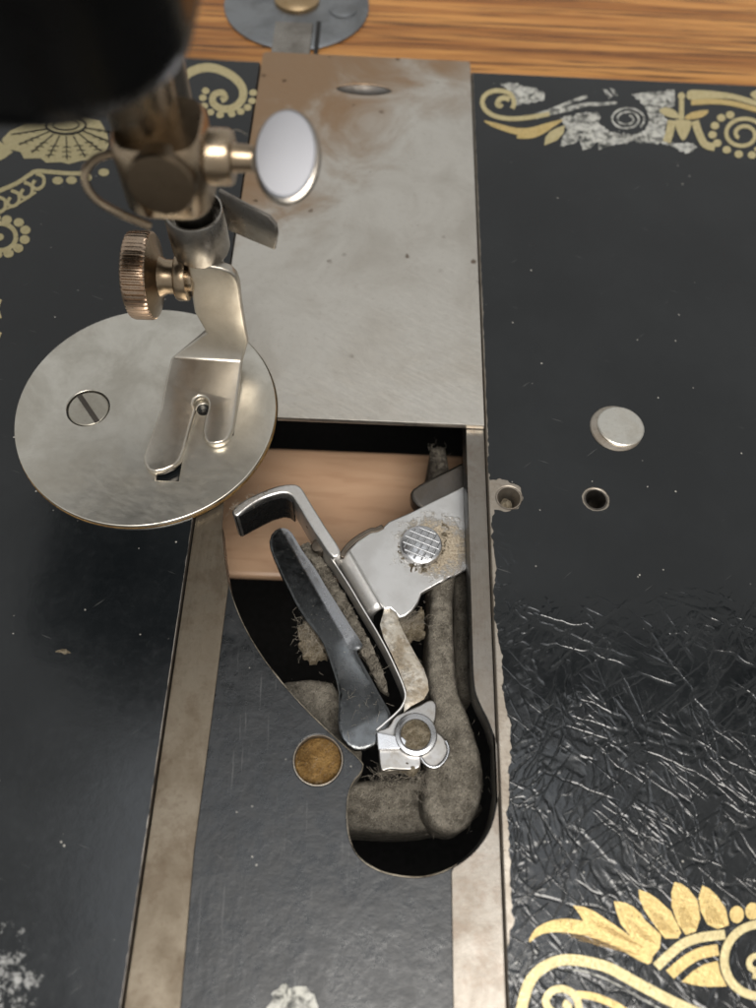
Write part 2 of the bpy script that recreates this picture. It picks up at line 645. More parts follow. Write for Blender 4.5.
M_FLOORL = floor_mat()
M_BLACK = plain('head_black_lacquer', (0.002, 0.002, 0.002), 0.25, 0, 0.3, 0.1, 0.05)
M_BLACK.node_tree.nodes['Principled BSDF'].inputs['Specular IOR Level'].default_value = 0.25
M_LINT = lint_mat('lint_grey', (0.125, 0.112, 0.092), (0.18, 0.163, 0.135), 1.0, 0.14)
M_LINTD = lint_mat('lint_dark', (0.07, 0.06, 0.05), (0.13, 0.115, 0.095))
M_LINTB = lint_mat('lint_tan', (0.20, 0.162, 0.108), (0.33, 0.28, 0.205), 1.4)
M_FIBRE = plain('lint_fibre', (0.36, 0.32, 0.26), 0.9, 0, 0.4, 0.6, 0.0)
M_RUST = lint_mat('rusty_brown', (0.24, 0.135, 0.045), (0.34, 0.205, 0.075), 1.0)
M_GOLD = gold_mat('gold_leaf', (0.60, 0.455, 0.20), (0.48, 0.34, 0.125), 0.42)
M_GOLDD = gold_mat('brown_gold', (0.30, 0.19, 0.06), (0.22, 0.135, 0.04), 0.30)
M_CREAM = gold_mat('pale_gold_leaf', (0.56, 0.48, 0.27), (0.44, 0.36, 0.18), 0.40)
def worn_mat():
    M = Mat('rubbed_silver')
    n = M.noise(0.7, 7, 0.72, dist=0.7)
    c = M.mix(M.step(n, 0.40, 0.60), (0.03, 0.032, 0.03), (0.50, 0.49, 0.44))
    c = M.mix(M.math('MULTIPLY', M.step(M.noise(0.3, 3), 0.45, 0.65), 0.5), c, (0.55, 0.54, 0.50))
    return M.set(color=c, rough=0.6, spec=0.3)


M_WORN = worn_mat()
M_PIT = plain('dark_hole', (0.012, 0.011, 0.01), 0.8)


def wood_mat(name, light, dark, pore, sx, sy, contrast=1.0):
    M = Mat(name)
    co = M.xf(scale=(sx, sy, sy))
    g = M.noise(1.0, 6, 0.62, co=co, dist=0.5)
    p = M.noise(1.0, 3, 0.6, co=M.xf(scale=(sx*2.5, sy*4.5, sy*3)))
    c = M.mix(M.step(g, 0.40, 0.60), dark, light)
    c = M.mix(M.math('MULTIPLY', M.step(p, 0.52, 0.62), 0.85*contrast), c, pore)
    return M.set(color=c, rough=M.step(g, 0.3, 0.7, 0.42, 0.30), normal=M.bump(p, 0.4, 0.15), spec=0.4)


M_OAK = wood_mat('oak', (0.48, 0.225, 0.062), (0.28, 0.11, 0.027), (0.05, 0.018, 0.007), 0.012, 0.34)
M_BOARD = wood_mat('pale_board', (0.48, 0.315, 0.205), (0.43, 0.27, 0.17), (0.34, 0.2, 0.12), 0.02, 0.10, 0.5)
def disc_mat():
    M = Mat('thumb_disc_nickel')
    n = M.noise(1.0, 3, 0.6, co=M.xf(scale=(0.5, 9.0, 3.0), rot=(0, 0, 0.4)))
    return M.set(color=(0.40, 0.405, 0.435), metal=1.0, rough=0.40, normal=M.bump(n, 0.25, 0.006))


M_DISCS = disc_mat()
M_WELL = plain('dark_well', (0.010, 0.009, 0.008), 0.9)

# ================================================================== SETTING
SEAM = 19.1          # right edge of the slideway
LEFT = -26.0         # left edge of the slideway
FLOOR_Z = -1.4

# oak table top behind the bed, its front edge rounded
prof = [(161.2, -16.0)]
for k in range(9):
    a = math.pi/2*k/8
    prof.append((161.2 + 4.0*(1 - math.cos(a)), -5.0 + 3.4*math.sin(a)))
prof.append((330.0, -1.6))
prof.append((330.0, -16.0))
vs, fs = [], []
xsn = [-260.0, 260.0]
for xx in xsn:
    for (yy, zz) in prof:
        vs.append((xx, yy, zz))
n = len(prof)
for k in range(n):
    fs.append((k, (k + 1) % n, n + (k + 1) % n, n + k))
fs.append(tuple(range(n)))
fs.append(tuple(range(n, 2*n)))
tt = mesh('table_top', vs, fs, M_OAK, None, 40, 'structure')
fix_normals(tt)

# dark well of the cabinet under the machine, with a pale cross board
vs, fs = [], []
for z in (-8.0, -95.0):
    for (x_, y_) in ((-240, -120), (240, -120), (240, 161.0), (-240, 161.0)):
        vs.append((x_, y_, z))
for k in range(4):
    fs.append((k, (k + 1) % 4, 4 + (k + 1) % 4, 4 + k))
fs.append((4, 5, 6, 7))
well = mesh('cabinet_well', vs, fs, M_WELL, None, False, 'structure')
b0, b1 = 55.2, 83.2
vs = [(x_, y_, z_) for x_ in (-120, 120) for (y_, z_) in ((b0, -30), (b1, -30), (b1, -32.5), (b0, -32.5))]
fs = [(0, 1, 2, 3), (7, 6, 5, 4)] + [(k, k + 4, (k + 1) % 4 + 4, (k + 1) % 4) for k in range(4)]
brd = mesh('cross_board', vs, fs, M_BOARD, None, False)
fix_normals(brd)
bevel_mod(brd, 0.8)
tag(brd, 'plain pale brown wooden board seen far down through the shuttle opening', 'board')

# hinge sunk in the oak
hc = at(297, 6, -1.6)
hinge = empty('table_hinge', hc, 'round grey metal hinge cup with brassy screw, set in the oak', 'hinge')
M_HINGE = metal('hinge_grey', (0.30, 0.31, 0.32), (0.19, 0.195, 0.20), (0.22, 0.2, 0.17), 0.3, 0.45, 0.3, (1, 1), 0.1, 0.05)
M_BRASS = metal('brass_screw', (0.46, 0.33, 0.19), (0.34, 0.23, 0.12), (0.3, 0.18, 0.08), 0.25, 0.4, 0.2)
lathe('hinge_cup', [(16.4, -1.5), (16.4, 0.45), (15.8, 0.75), (14.6, 0.85), (4.0, 0.7), (0.01, 0.7)], hc, (0, 0, 1), M_HINGE, hinge, 48)
sp = at(297, 0, -1.0)
lathe('hinge_screw', [(5.2, -0.2), (5.2, 0.7), (4.4, 1.2), (2.5, 1.5), (0.01, 1.6)], (sp.x, sp.y, -0.95), (0, 0, 1), M_BRASS, hinge, 30)
t0 = at(294, 26, -0.7)
plate('hinge_tongue', [(t0.x - 4.2, 163.0), (t0.x + 4.2, 163.0), (t0.x + 4.2, t0.y + 1), (t0.x - 4.2, t0.y + 1)], [], -0.35, 1.2, M_SLEEVE, hinge, 0.3)
plate('hinge_slot', [(t0.x + 4.9, 163.0), (t0.x + 5.9, 163.0), (t0.x + 5.9, t0.y + 2), (t0.x + 4.9, t0.y + 2)], [], -0.60, 0.3, M_PIT, hinge)
sp = at(343, 10, -1.0)
lathe('hinge_screw', [(3.2, -0.2), (3.2, 0.35), (2.6, 0.6), (0.01, 0.7)], (sp.x, sp.y, -0.95), (0, 0, 1), M_HINGE, hinge, 24)

# ================================================================== SEWING MACHINE
sm = empty('sewing_machine', (0, 0, 0), 'old black lacquered sewing machine with gold scroll ornament and open shuttle race', 'sewing machine')

# ---- bed casting
h1 = at(509, 497.5)
h2 = at(596, 499)
pl = at(618, 428)


def circle(c, r, n=32, sy=1.0):
    return [(c[0] + r*math.cos(2*math.pi*k/n), c[1] + r*sy*math.sin(2*math.pi*k/n)) for k in range(n)]


BACK, FRONT, SIDE = 160.6, -45.0, 150.0
NC = (-35.75, 71.0)     # needle plate
NR = 20.7
bedr = plate('bed', [(SEAM + 0.1, FRONT), (SIDE, FRONT), (SIDE, BACK), (SEAM + 0.1, BACK)], [circle(h1, 1.95), circle(h2, 1.75)], -0.06, 7.0, M_IRON, sm, 0.25)
tag(bedr, 'bed right of the slideway, bare iron showing along its chipped edge')
bedl = plate('bed', [(-SIDE, FRONT), (LEFT, FRONT), (LEFT, BACK), (-SIDE, BACK)], [], -0.06, 7.0, M_DARKSTEEL, sm, 0.12)
tag(bedl, 'bed left of the slideway, carrying the round needle plate')

edge_px = [(487.5, 425), (489, 470), (490, 479.5), (500, 479), (510, 481), (518, 486), (524, 497), (518, 508), (508, 512), (495, 510), (492, 520), (493, 545), (496, 565), (494, 600), (498, 640), (503, 660), (503, 690), (505, 705), (511, 725), (511, 750), (509, 780), (510, 800), (507, 815), (510, 850), (510, 880), (512, 905), (513, 925), (508, 940), (507, 975), (509, 1008), (510, 1060)]
epts = [(SEAM + 0.35, BACK - 0.3)] + xy(edge_px)
epts = ragged([(SEAM + 0.35, BACK - 0.3), (SEAM + 0.45, 110), epts[1]], 0.12, 0.6, 1.0, False)[:-1] + ragged(epts[1:], 0.32, 0.3, 4.0, False)
epts = [(max(x_, SEAM + 0.16), y_) for x_, y_ in epts]
outer = epts + [(epts[-1][0], FRONT + .3), (SIDE - .3, FRONT + .3), (SIDE - .3, BACK - .3)]
h2ring = ragged(circle(h2, 2.15, 40), 0.15, 0.3, 9.0)
lr = plate('lacquer', outer, [h2ring], 0.0, 0.055, M_LACQ_R, bedr)
tag(lr, 'black lacquer, wrinkled and crackled towards the front')
eL = ragged([(LEFT - 0.14, FRONT + .3), (LEFT - 0.14, 10), (LEFT - 0.12, 60), (LEFT - 0.12, BACK - .3)], 0.12, 0.5, 12.0, False)
ll = plate('lacquer', eL + [(-SIDE + .3, BACK - .3), (-SIDE + .3, FRONT + .3)], [], 0.0, 0.055, M_LACQ, bedl)

# screw holes and nickel plug in the right bed
for (hc_, rr, col) in ((h1, 1.95, M_IRON), (h2, 1.75, M_DARKSTEEL)):
    lathe('screw_hole', [(rr + 0.02, -4.6), (rr + 0.02, -0.12), (rr - 0.12, -0.12), (rr - 0.45, -1.2), (rr*0.62, -1.9), (rr*0.5, -4.4), (0.01, -4.4)], (hc_.x, hc_.y, 0), (0, 0, 1), col, bedr, 32)
grit = pad('hole_dirt', ring_catmull([(h1.x - 1.2, h1.y - .8), (h1.x - .3, h1.y - 1.45), (h1.x + .7, h1.y - 1.2), (h1.x + .5, h1.y + .1), (h1.x - .6, h1.y + .5)], 4), lambda x_, y_, d: -1.5 + 0.8*min(d, .7) + 0.25*fbm(x_, y_, 1.5), -3.5, 0.3, M_LINTB, bedr, 60)
plug = lathe('bed_plug', [(4.35, -0.6), (4.35, 0.1), (4.2, 0.26), (3.6, 0.32), (0.01, 0.34)], (pl.x - 0.3, pl.y - 0.1, 0), (0, 0, 1), M_IRON, sm, 48)
tag(plug, 'round nickel plug proud of the bed')
M_PLUG = metal('plug_nickel', (0.70, 0.68, 0.62), (0.55, 0.52, 0.46), (0.36, 0.32, 0.25), 0.3, 0.45, 0.35, (0.8, 0.8), 0.25, 0.06)
lathe('plug_cap', [(3.85, 0.1), (3.85, 0.42), (3.65, 0.56), (0.01, 0.62)], (pl.x + 0.35, pl.y + 0.1, 0), (0.02, 0.03, 1), M_PLUG, plug, 48, smooth=20)

# ---- slideway floor with the shuttle opening
open_px = [(214, 500), (220, 520), (224, 553), (229, 585), (240, 617), (256, 647), (276, 675), (300, 703), (324, 727), (346, 747), (357, 757), (363, 764), (361, 772),
           (352, 784), (347.5, 800), (347, 822), (351, 843), (361, 859), (378, 870), (398, 875.5), (420, 877), (442, 872), (462, 861), (478, 846), (490, 826), (496, 800), (497.5, 772), (495, 745), (488, 722), (480, 706), (474, 690), (472, 670)]
opn = xy(open_px, FLOOR_Z)
opn_a = [(p.x, p.y) for p in catmull([(q[0], q[1], 0) for q in opn[:12]], 4)]
opn_b = [(p.x, p.y) for p in catmull([(q[0], q[1], 0) for q in opn[11:]], 4)][1:]
opn = [(min(x_, SEAM - 0.12), y_) for x_, y_ in opn_a + opn_b]
rail_in = 16.1
opn_full = opn + [(rail_in + 0.1, 40), (rail_in, 60), (rail_in, 112), (-21.5, 112), (-22.5, 62)]
opn_s = [(p[0], p[1]) for p in opn_full]
hp = at(318, 760, FLOOR_Z)
flo = plate('slideway_floor', [(LEFT + 0.01, FRONT), (SEAM + 0.05, FRONT), (SEAM + 0.05, BACK), (LEFT + 0.01, BACK)], [opn_s, circle((hp.x, hp.y), 3.32)], FLOOR_Z, 4.6, M_FLOORL, sm, 0.16)
# bare slide rails left and right
lp = xy([(222, 530), (224, 553), (228.5, 586), (212, 717), (194, 853), (180.5, 1008), (176, 1050)], FLOOR_Z + .2)
lpo = [(LEFT + 0.12, FRONT), (LEFT + 0.12, 62.0), (lp[0][0] - 0.6, 62.0)] + lp + [(lp[-1][0] + 0.8, FRONT)]
sl = plate('slide_rail', lpo, [], FLOOR_Z + 0.28, 0.27, M_STRIPL, sm, 0.08)
tag(sl, 'brownish bare iron strip along the left side of the slideway')
cut = [p for p in opn if p[0] > 12.75 and p[1] > 0]
cut = sorted(cut, key=lambda p: p[1])
rp = [(SEAM - 0.03, FRONT), (12.75, FRONT), (12.75, cut[0][1] - 0.55)] + [(p[0] + 0.12, p[1] - 0.05) for p in cut] + [(rail_in + 0.1, 40), (rail_in + 0.02, 60), (rail_in + 0.02, BACK), (SEAM - 0.03, BACK)]
sr = plate('slide_rail', rp, [], FLOOR_Z + 0.28, 0.27, M_STRIPR, sm, 0.08)
tag(sr, 'grooved bare steel strip along the right side of the shuttle opening')
for gx, gw in ((16.5, 0.10), (16.95, 0.07), (17.5, 0.12), (18.1, 0.06), (18.55, 0.14)):
    plate('rail_ridge', [(gx, 33.0), (gx + gw, 33.0), (gx + gw, 74.0), (gx, 74.0)], [], FLOOR_Z + 0.31, 0.04, M_STRIPR, sr)
# rusty peg in the floor
peg = lathe('rusty_peg', [(3.15, -4.0), (3.15, -1.3), (2.9, -1.15), (1.5, -1.05), (0.01, -1.15)], (hp.x, hp.y, FLOOR_Z), (0, 0, 1), M_RUST, sm, 36)
rim = lathe('peg_ring', [(3.32, -4), (3.32, 0.0), (3.22, 0.01), (3.2, -4)], (hp.x, hp.y, FLOOR_Z), (0, 0, 1), M_IRON, sm, 40)
# bright worn edge on the left of the opening
we = [p for p in opn if p[0] < -0.5 and p[1] < 56]
M_EDGE = metal('worn_edge', (0.34, 0.30, 0.24), (0.14, 0.12, 0.09), (0.06, 0.045, 0.03), 0.4, 0.6, 0.9, (1, 1), 0.8)
tube('worn_edge', [(p[0], p[1], FLOOR_Z - 0.10 + 0.05*fbm(p[0], p[1], 0.8)) for p in [Vector((q[0], q[1], 0)) for q in opn[12:88]]], [0.09 + 0.07*fbm(q[0], q[1], 0.5, 3.0) for q in opn[12:88]], M_EDGE, flo, 8)
# flake on the floor near the lens
fk = xy([(268, 1012), (272, 994), (281, 984), (293, 989), (306, 986), (314, 1000), (318, 1014)], FLOOR_Z)
plate('paint_loss', ragged(fk, 0.5, 0.35, 3.0), [], FLOOR_Z + 0.03, 0.05, M_WORN, flo)

# ---- needle plate
M_SCREW = metal('plate_screw_nickel', (0.55, 0.52, 0.45), (0.42, 0.39, 0.33), (0.25, 0.2, 0.14), 0.3, 0.42, 0.4)
nh = at(203.5, 409.5, 0.75)
sh = at(88, 408, 0.75)


def rect(cx_, cy_, w_, h_):
    return [(cx_ - w_/2, cy_ - h_/2), (cx_ + w_/2, cy_ - h_/2), (cx_ + w_/2, cy_ + h_/2), (cx_ - w_/2, cy_ + h_/2)]


s1 = at(167, 478, 0.75)
slot1 = rect(s1.x + 0.1, s1.y + 7.3, 3.5, 15.5)
s2c = at(222.5, 421, 0.75)
slot2 = rect(s2c.x + 0.2, s2c.y + 0.4, 3.6, 6.0)
npl = plate('needle_plate', circle(NC, NR, 128), [circle(nh, 1.1, 24), slot1, slot2, circle(sh, 3.45, 40)], 0.75, 1.0, M_DISC, sm, 0.14)
lathe('needle_plate_seat', [(NR + 0.12, -0.4), (NR + 0.12, 0.06), (NR - .6, 0.08), (NR - 0.7, -0.4)], (NC[0], NC[1], 0), (0, 0, 1), M_RUST, npl, 96)
scr = lathe('plate_screw', [(3.2, -0.8), (3.2, 0.50), (3.05, 0.64), (0.01, 0.68)], (sh.x, sh.y, 0), (0, 0, 1), M_SCREW, npl, 48, smooth=20)
# slotted head: dark groove cut as a recessed bar
a = R(-52)
vs = []
for z in (0.735, 0.60):
    for (p, q) in ((-3.15, -0.42), (3.15, -0.42), (3.15, 0.42), (-3.15, 0.42)):
        vs.append((sh.x + p*math.cos(a) - q*math.sin(a), sh.y + p*math.sin(a) + q*math.cos(a), z))
sg = mesh('screw_slot', vs, [(0, 1, 2, 3), (7, 6, 5, 4)] + [(k, (k + 1) % 4, 4 + (k + 1) % 4, 4 + k) for k in range(4)], M_DARKSTEEL, npl)
fix_normals(sg)
# feed dog seen through the slots
for k, (r_, zt) in enumerate(((slot1, -0.25), (slot2, -0.3))):
    cx_ = (r_[0][0] + r_[1][0])/2
    y0, y1 = r_[0][1] + 0.25, r_[2][1] - 2.0
    vs, fs = [], []
    nT = 14
    for i in range(nT):
        ya = y0 + (y1 - y0)*i/nT
        yb = y0 + (y1 - y0)*(i + 1)/nT
        o_ = len(vs)
        for xx in (cx_ - 1.35, cx_ + 1.35):
            vs += [(xx, ya, -1.5), (xx, ya, zt - 0.12), (xx, (ya*0.3 + yb*0.7), zt), (xx, yb, zt - 0.12), (xx, yb, -1.5)]
        fs += [(o_, o_ + 1, o_ + 2, o_ + 3, o_ + 4), (o_ + 9, o_ + 8, o_ + 7, o_ + 6, o_ + 5), (o_ + 1, o_ + 6, o_ + 7, o_ + 2), (o_ + 2, o_ + 7, o_ + 8, o_ + 3)]
    fd = mesh('feed_dog', vs, fs, M_DARKSTEEL, npl)

# ---- presser foot: one bent sheet
YS = 81.2
zf = 3.4


def kn(u, v):
    return at_y(u, v, YS)


V, idx = [], {}


def pv(key, p):
    if key not in idx:
        idx[key] = len(V)
        V.append(p)
    return idx[key]


def P(u, v, z):
    return pv((u, v), at(u, v, z))


zb = 2.1
up = [P(171, 357, zf), P(165, 383, 2.75), P(160.6, 408, zb), P(195.5, 409, zb), P(193, 404, zb + .1), P(194.5, 399, zb + .2), P(199, 396, zb + .25), P(204, 396.5, zb + .25), P(207.5, 399.5, zb + .2), P(209, 404, zb + .1), P(207.5, 410, zb), P(237.5, 398, zb + .2), P(242, 361, zf)]
lpr = [P(160.6, 408, zb), P(151.5, 433, 1.95), P(143.5, 456, 2.05), P(144, 463, 2.2), P(148, 469, 2.35), P(155, 471.5, 2.4), P(164, 470, 2.35), P(174, 465.5, 2.3), P(180, 459, 2.2), P(184, 449, 2.0), P(189.5, 429, 1.95), P(195.5, 409, zb)]
rpr = [P(207.5, 410, zb), P(204, 421, 1.98), P(202.5, 431, 2.0), P(204, 438, 2.15), P(208.5, 442.5, 2.3), P(215, 443.5, 2.3), P(223, 441.5, 2.3), P(229, 437, 2.2), P(233, 428, 2.0), P(237.5, 398, zb + .2)]
kl, kr = kn(206, 333), kn(248, 343)
pv('kl', kl)
pv('kr', kr)
ris = [P(171, 357, zf), P(242, 361, zf), idx['kr'], idx['kl']]
sk = [idx['kl'], idx['kr']] + [pv(('s', u, v), kn(u, v)) for u, v in ((244.5, 324), (241.5, 305), (239.5, 286), (236.5, 277.5), (230.5, 271.5), (221, 268.5), (186.5, 262), (189, 280), (194.5, 313))]
foot = empty('presser_foot', (0, 0, 0), None, None)
foot.parent = sm
ft = mesh('foot_sheet', V, [up, lpr, rpr, ris, sk], M_FOOT, foot, 75)
fix_normals(ft)
bm = bmesh.new()
bm.from_mesh(ft.data)
bm.normal_update()
if [f for f in bm.faces if len(f.verts) == len(up)][0].normal.z < 0:
    bmesh.ops.reverse_faces(bm, faces=bm.faces)
bm.to_mesh(ft.data)
bm.free()
solidify(ft, 1.5, -1)
bevel_mod(ft, 0.5, 4, 22)

# thumb screw that clamps the foot
ta = kn(186, 281)
tx = lathe('thumb_screw', [(2.0, 0.8), (2.0, 0.1), (3.3, 0.1), (3.4, -0.1), (3.4, -1.3), (3.2, -1.6), (2.5, -1.8), (2.5, -3.0), (3.0, -3.9), (4.6, -4.5), (6.0, -4.8)], (ta.x, YS + 1.2, ta.z - 0.6), (1, 0, 0), M_BRONZE, sm, 48)
kn_n = 52
prof_ = [(6.0, -4.8), (6.25, -5.0), (6.35, -5.5), (6.35, -7.6), (6.2, -8.1), (5.6, -8.4), (0.01, -8.2)]
vs, fs = [], []
NK = kn_n*4
for r_, d_ in prof_:
    for k in range(NK):
        t = 2*math.pi*k/NK
        rr = r_ - (0.28 if (k % 4 in (2, 3) and r_ > 6.15) else 0.0)
        vs.append((ta.x + d_, YS + 1.2 + rr*math.cos(t), ta.z - 0.6 + rr*math.sin(t)))
for i in range(len(prof_) - 1):
    for k in range(NK):
        fs.append((i*NK + k, i*NK + (k + 1) % NK, (i + 1)*NK + (k + 1) % NK, (i + 1)*NK + k))
fs.append(tuple(range(NK)))
M_KNURL = metal('knurled_copper', (0.52, 0.40, 0.30), (0.40, 0.28, 0.19), (0.18, 0.11, 0.07), 0.22, 0.34, 0.3)
kb = mesh('knurled_head', vs, fs, M_KNURL, tx, 25)
fix_normals(kb)

# presser bar and sleeve with thread cutter tab
PX, PY = -25.1, 85.0
lathe('presser_bar', [(2.75, 17.0), (2.75, 120.0)], (PX, PY, 0), (0, 0, 1), M_SLEEVE, sm, 36)
slv = lathe('bar_sleeve', [(2.9, 22.4), (3.95, 22.6), (4.15, 23.1), (4.15, 29.6), (4.0, 29.85), (3.75, 29.85), (3.6, 29.6), (3.6, 27.5), (2.6, 27.4)], (PX, PY, 0), (0, 0, 1), M_SLEEVE, sm, 48)
lg = at_y(176, 112, PY - 3.2)
lathe('bar_lug', [(1.9, 0), (1.9, 0.8), (1.5, 1.4), (0.01, 1.6)], (lg.x, PY - 3.0, lg.z), (0, -1, 0.1), M_BRONZE, sm, 28)
tp = [at_y(219, 189, 82.5), at_y(245, 203, 80.5), at_y(270, 216, 78.5), at_y(276.5, 224, 78.0), at_y(278, 234, 77.8), at_y(275.5, 249, 77.9), at_y(250, 238.5, 80), at_y(229, 229, 82)]
tb = mesh('thread_cutter', tp, [(0, 1, 6, 7), (1, 2, 3, 4, 5, 6)], M_SLEEVE, slv, 40)
fix_normals(tb)
solidify(tb, 0.55, 0)
bevel_mod(tb, 0.15, 2, 50)

# ---- needle bar, clamp, clamp screws, thread wire
BX, BY = -22.5, 70.6
nb = lathe('needle_bar', [(3.55, 46.0), (3.55, 120.0)], (BX - 1.5, BY + 1.0, 0), (0, 0, 1), M_BRONZE, sm, 40)
cl = []
cz0, cz1 = 46.0, 54.5
half = 4.75
for (z_, s_) in ((cz0, 0.93), (cz0 + 0.5, 1.0), (cz1 - 0.7, 1.0), (cz1, 0.9)):
    ring = []
    for k in range(32):
        t = 2*math.pi*k/32
        cx_, sy_ = math.cos(t), math.sin(t)
        e = 0.55
        ring.append((BX + half*s_*math.copysign(abs(cx_)**e, cx_), BY + half*s_*math.copysign(abs(sy_)**e, sy_), z_))
    cl.append(ring)
vs = [p for r_ in cl for p in r_]
fs = [(i*32 + k, i*32 + (k + 1) % 32, (i + 1)*32 + (k + 1) % 32, (i + 1)*32 + k) for i in range(3) for k in range(32)] + [tuple(range(32)), tuple(range(96, 128))]
clamp = mesh('needle_clamp', vs, fs, M_BRONZE, sm, 40)
fix_normals(clamp)
fc = at_y(161, 186, BY - half - 0.8)
lathe('clamp_pin', [(3.45, -1.2), (3.45, 0.7), (3.25, 1.0), (2.9, 1.05), (0.01, 0.98)], (fc.x, BY - half, fc.z), (0, -1, 0.12), M_PIN, clamp, 40, smooth=25)
bz = at_y(212, 157, BY).z
bx = at_y(205, 157, BY).x
ds = lathe('clamp_screw', [(2.6, -3.0), (2.6, -0.9), (2.85, -0.8), (2.85, 2.9), (2.6, 3.3), (1.6, 3.35), (1.45, 3.8), (1.35, 5.4)], (bx - 0.3, BY, bz), (1, 0, 0), M_BRONZE, clamp, 36)
dc = at_y(286.5, 155, BY - 0.6)
dn = Vector((-0.06, -0.44, 0.90))
lathe('screw_disc', [(1.9, -1.7), (3.0, -1.4), (3.45, -0.8), (3.55, -0.3), (3.45, 0.1), (3.15, 0.25)], dc - dn*0.3, dn, M_SLEEVE, clamp, 56, smooth=30, squash=1.42, side=(1, 0, 0))
lathe('disc_face', [(3.25, 0.0), (3.2, 0.3), (3.05, 0.44), (0.01, 0.45)], dc - dn*0.3 + Vector((-0.1, 0.05, 0.1)), dn, M_DISCS, clamp, 56, smooth=20, squash=1.45, side=(1, 0, 0))
wire = [at_y(136, 148, BY - 2), at_y(112, 153, BY - 2.5), at_y(95, 159, BY - 3.5), at_y(86, 171, BY - 4.5), at_y(86.5, 186, BY - 5.2), at_y(97, 200, BY - 5.6), at_y(115, 211, BY - 5.8), at_y(133, 219, BY - 5.4), at_y(150, 226, BY - 5.0)]
tube('thread_guide', catmull(wire, 8), 0.42, M_BRONZE, clamp, 12)

# ---- head casting overhead and the arm running off to the right
hd = []
hx0, hx1, hy0, hy1 = -78.0, -14.6, 49.0, 104.0
for (z_, ins) in ((69.6, 1.6), (69.9, 0.8), (70.5, 0.2), (72.0, 0.0), (160.0, 0.0)):
    ring = []
    rr = 11.0
    for (cx_, cy_, a0) in ((hx1 - rr, hy0 + rr, -90), (hx1 - rr, hy1 - rr, 0), (hx0 + rr, hy1 - rr, 90), (hx0 + rr, hy0 + rr, 180)):
        for k in range(13):
            t = R(a0 + 90*k/12)
            ring.append((cx_ + (rr - ins)*math.cos(t), cy_ + (rr - ins)*math.sin(t), z_))
    hd.append(ring)
nR = len(hd[0])
vs = [p for r_ in hd for p in r_]
fs = [(i*nR + k, i*nR + (k + 1) % nR, (i + 1)*nR + (k + 1) % nR, (i + 1)*nR + k) for i in range(len(hd) - 1) for k in range(nR)] + [tuple(range(nR)), tuple(range((len(hd) - 1)*nR, len(hd)*nR))]
hd_o = mesh('head', vs, fs, M_BLACK, sm, 40)
fix_normals(hd_o)
ring = []
vs, fs = [], []
for x_ in (-40.0, 240.0):
    for k in range(28):
        t = 2*math.pi*k/28
        c_, s_ = math.cos(t), math.sin(t)
        vs.append((x_, 66.0 + 13.0*math.copysign(abs(c_)**.7, c_), 142.0 + 17.0*math.copysign(abs(s_)**.7, s_)))
fs = [(k, (k + 1) % 28, 28 + (k + 1) % 28, 28 + k) for k in range(28)] + [tuple(range(28)), tuple(range(28, 56))]
arm = mesh('arm', vs, fs, M_BLACK, sm, 40)
fix_normals(arm)

# ================================================================== SLIDE PLATE (a loose plate)
spx = empty('slide_plate', (-3.4, 117.0, 0.15), 'wide flat grey steel slide plate with an oval thumb slot', 'slide plate')
arc = []
R2 = NR + 0.22
y_lo = 71.05
a1 = math.atan2(y_lo - NC[1], math.sqrt(R2**2 - (y_lo - NC[1])**2))
xl = LEFT + 0.18
a2 = math.acos((xl - NC[0])/R2)
for k in range(25):
    t = a1 + (a2 - a1)*k/24
    arc.append((NC[0] + R2*math.cos(t), NC[1] + R2*math.sin(t)))
ov = at(364, 89.5, 0.15)
lens = []
for k in range(24):
    t = 2*math.pi*k/24
    lens.append((ov.x + 5.9*math.cos(t), ov.y + 1.75*math.sin(t)*(abs(math.sin(t))**0.25)))
def top_mat():
    M = Mat('slide_plate_steel')
    x, y, z = M.xyz()                       # millimetres from the middle of the plate
    big = M.noise(0.07, 5, 0.6, dist=0.7)
    fine = M.noise(1.1, 6, 0.75)
    c = M.mix(M.step(big, 0.35, 0.68), (0.66, 0.625, 0.565), (0.52, 0.485, 0.43))
    pat = M.math('ADD', M.math('MULTIPLY', y, 0.022), M.math('MULTIPLY', x, -0.028))
    pat = M.math('ADD', pat, M.math('MULTIPLY', M.math('SUBTRACT', big, 0.5), 2.2))
    c = M.mix(M.math('MULTIPLY', M.step(pat, 0.0, 1.1), 0.95), c, (0.37, 0.235, 0.135))
    c = M.mix(M.math('MULTIPLY', M.step(fine, 0.52, 0.72), 0.30), c, (0.33, 0.28, 0.22))
    spot = M.math('MULTIPLY', M.step(M.math('ADD', M.voro(0.20), M.math('MULTIPLY', M.math('SUBTRACT', fine, 0.5), 0.35)), 0.14, 0.05), M.step(M.noise(0.06, 2), 0.46, 0.56))
    c = M.mix(M.math('MULTIPLY', spot, 0.8), c, (0.12, 0.075, 0.045))
    sx = M.noise(1.0, 3, 0.6, co=M.xf(scale=(0.3, 2.2, 1), rot=(0, 0, 0.5)))
    rough = M.math('ADD', M.step(big, 0.3, 0.7, 0.34, 0.46), M.step(sx, 0.35, 0.7, -0.04, 0.06))
    return M.set(color=c, rough=rough, metal=1.0, normal=M.bump(M.math('ADD', fine, sx), 0.3, 0.015))


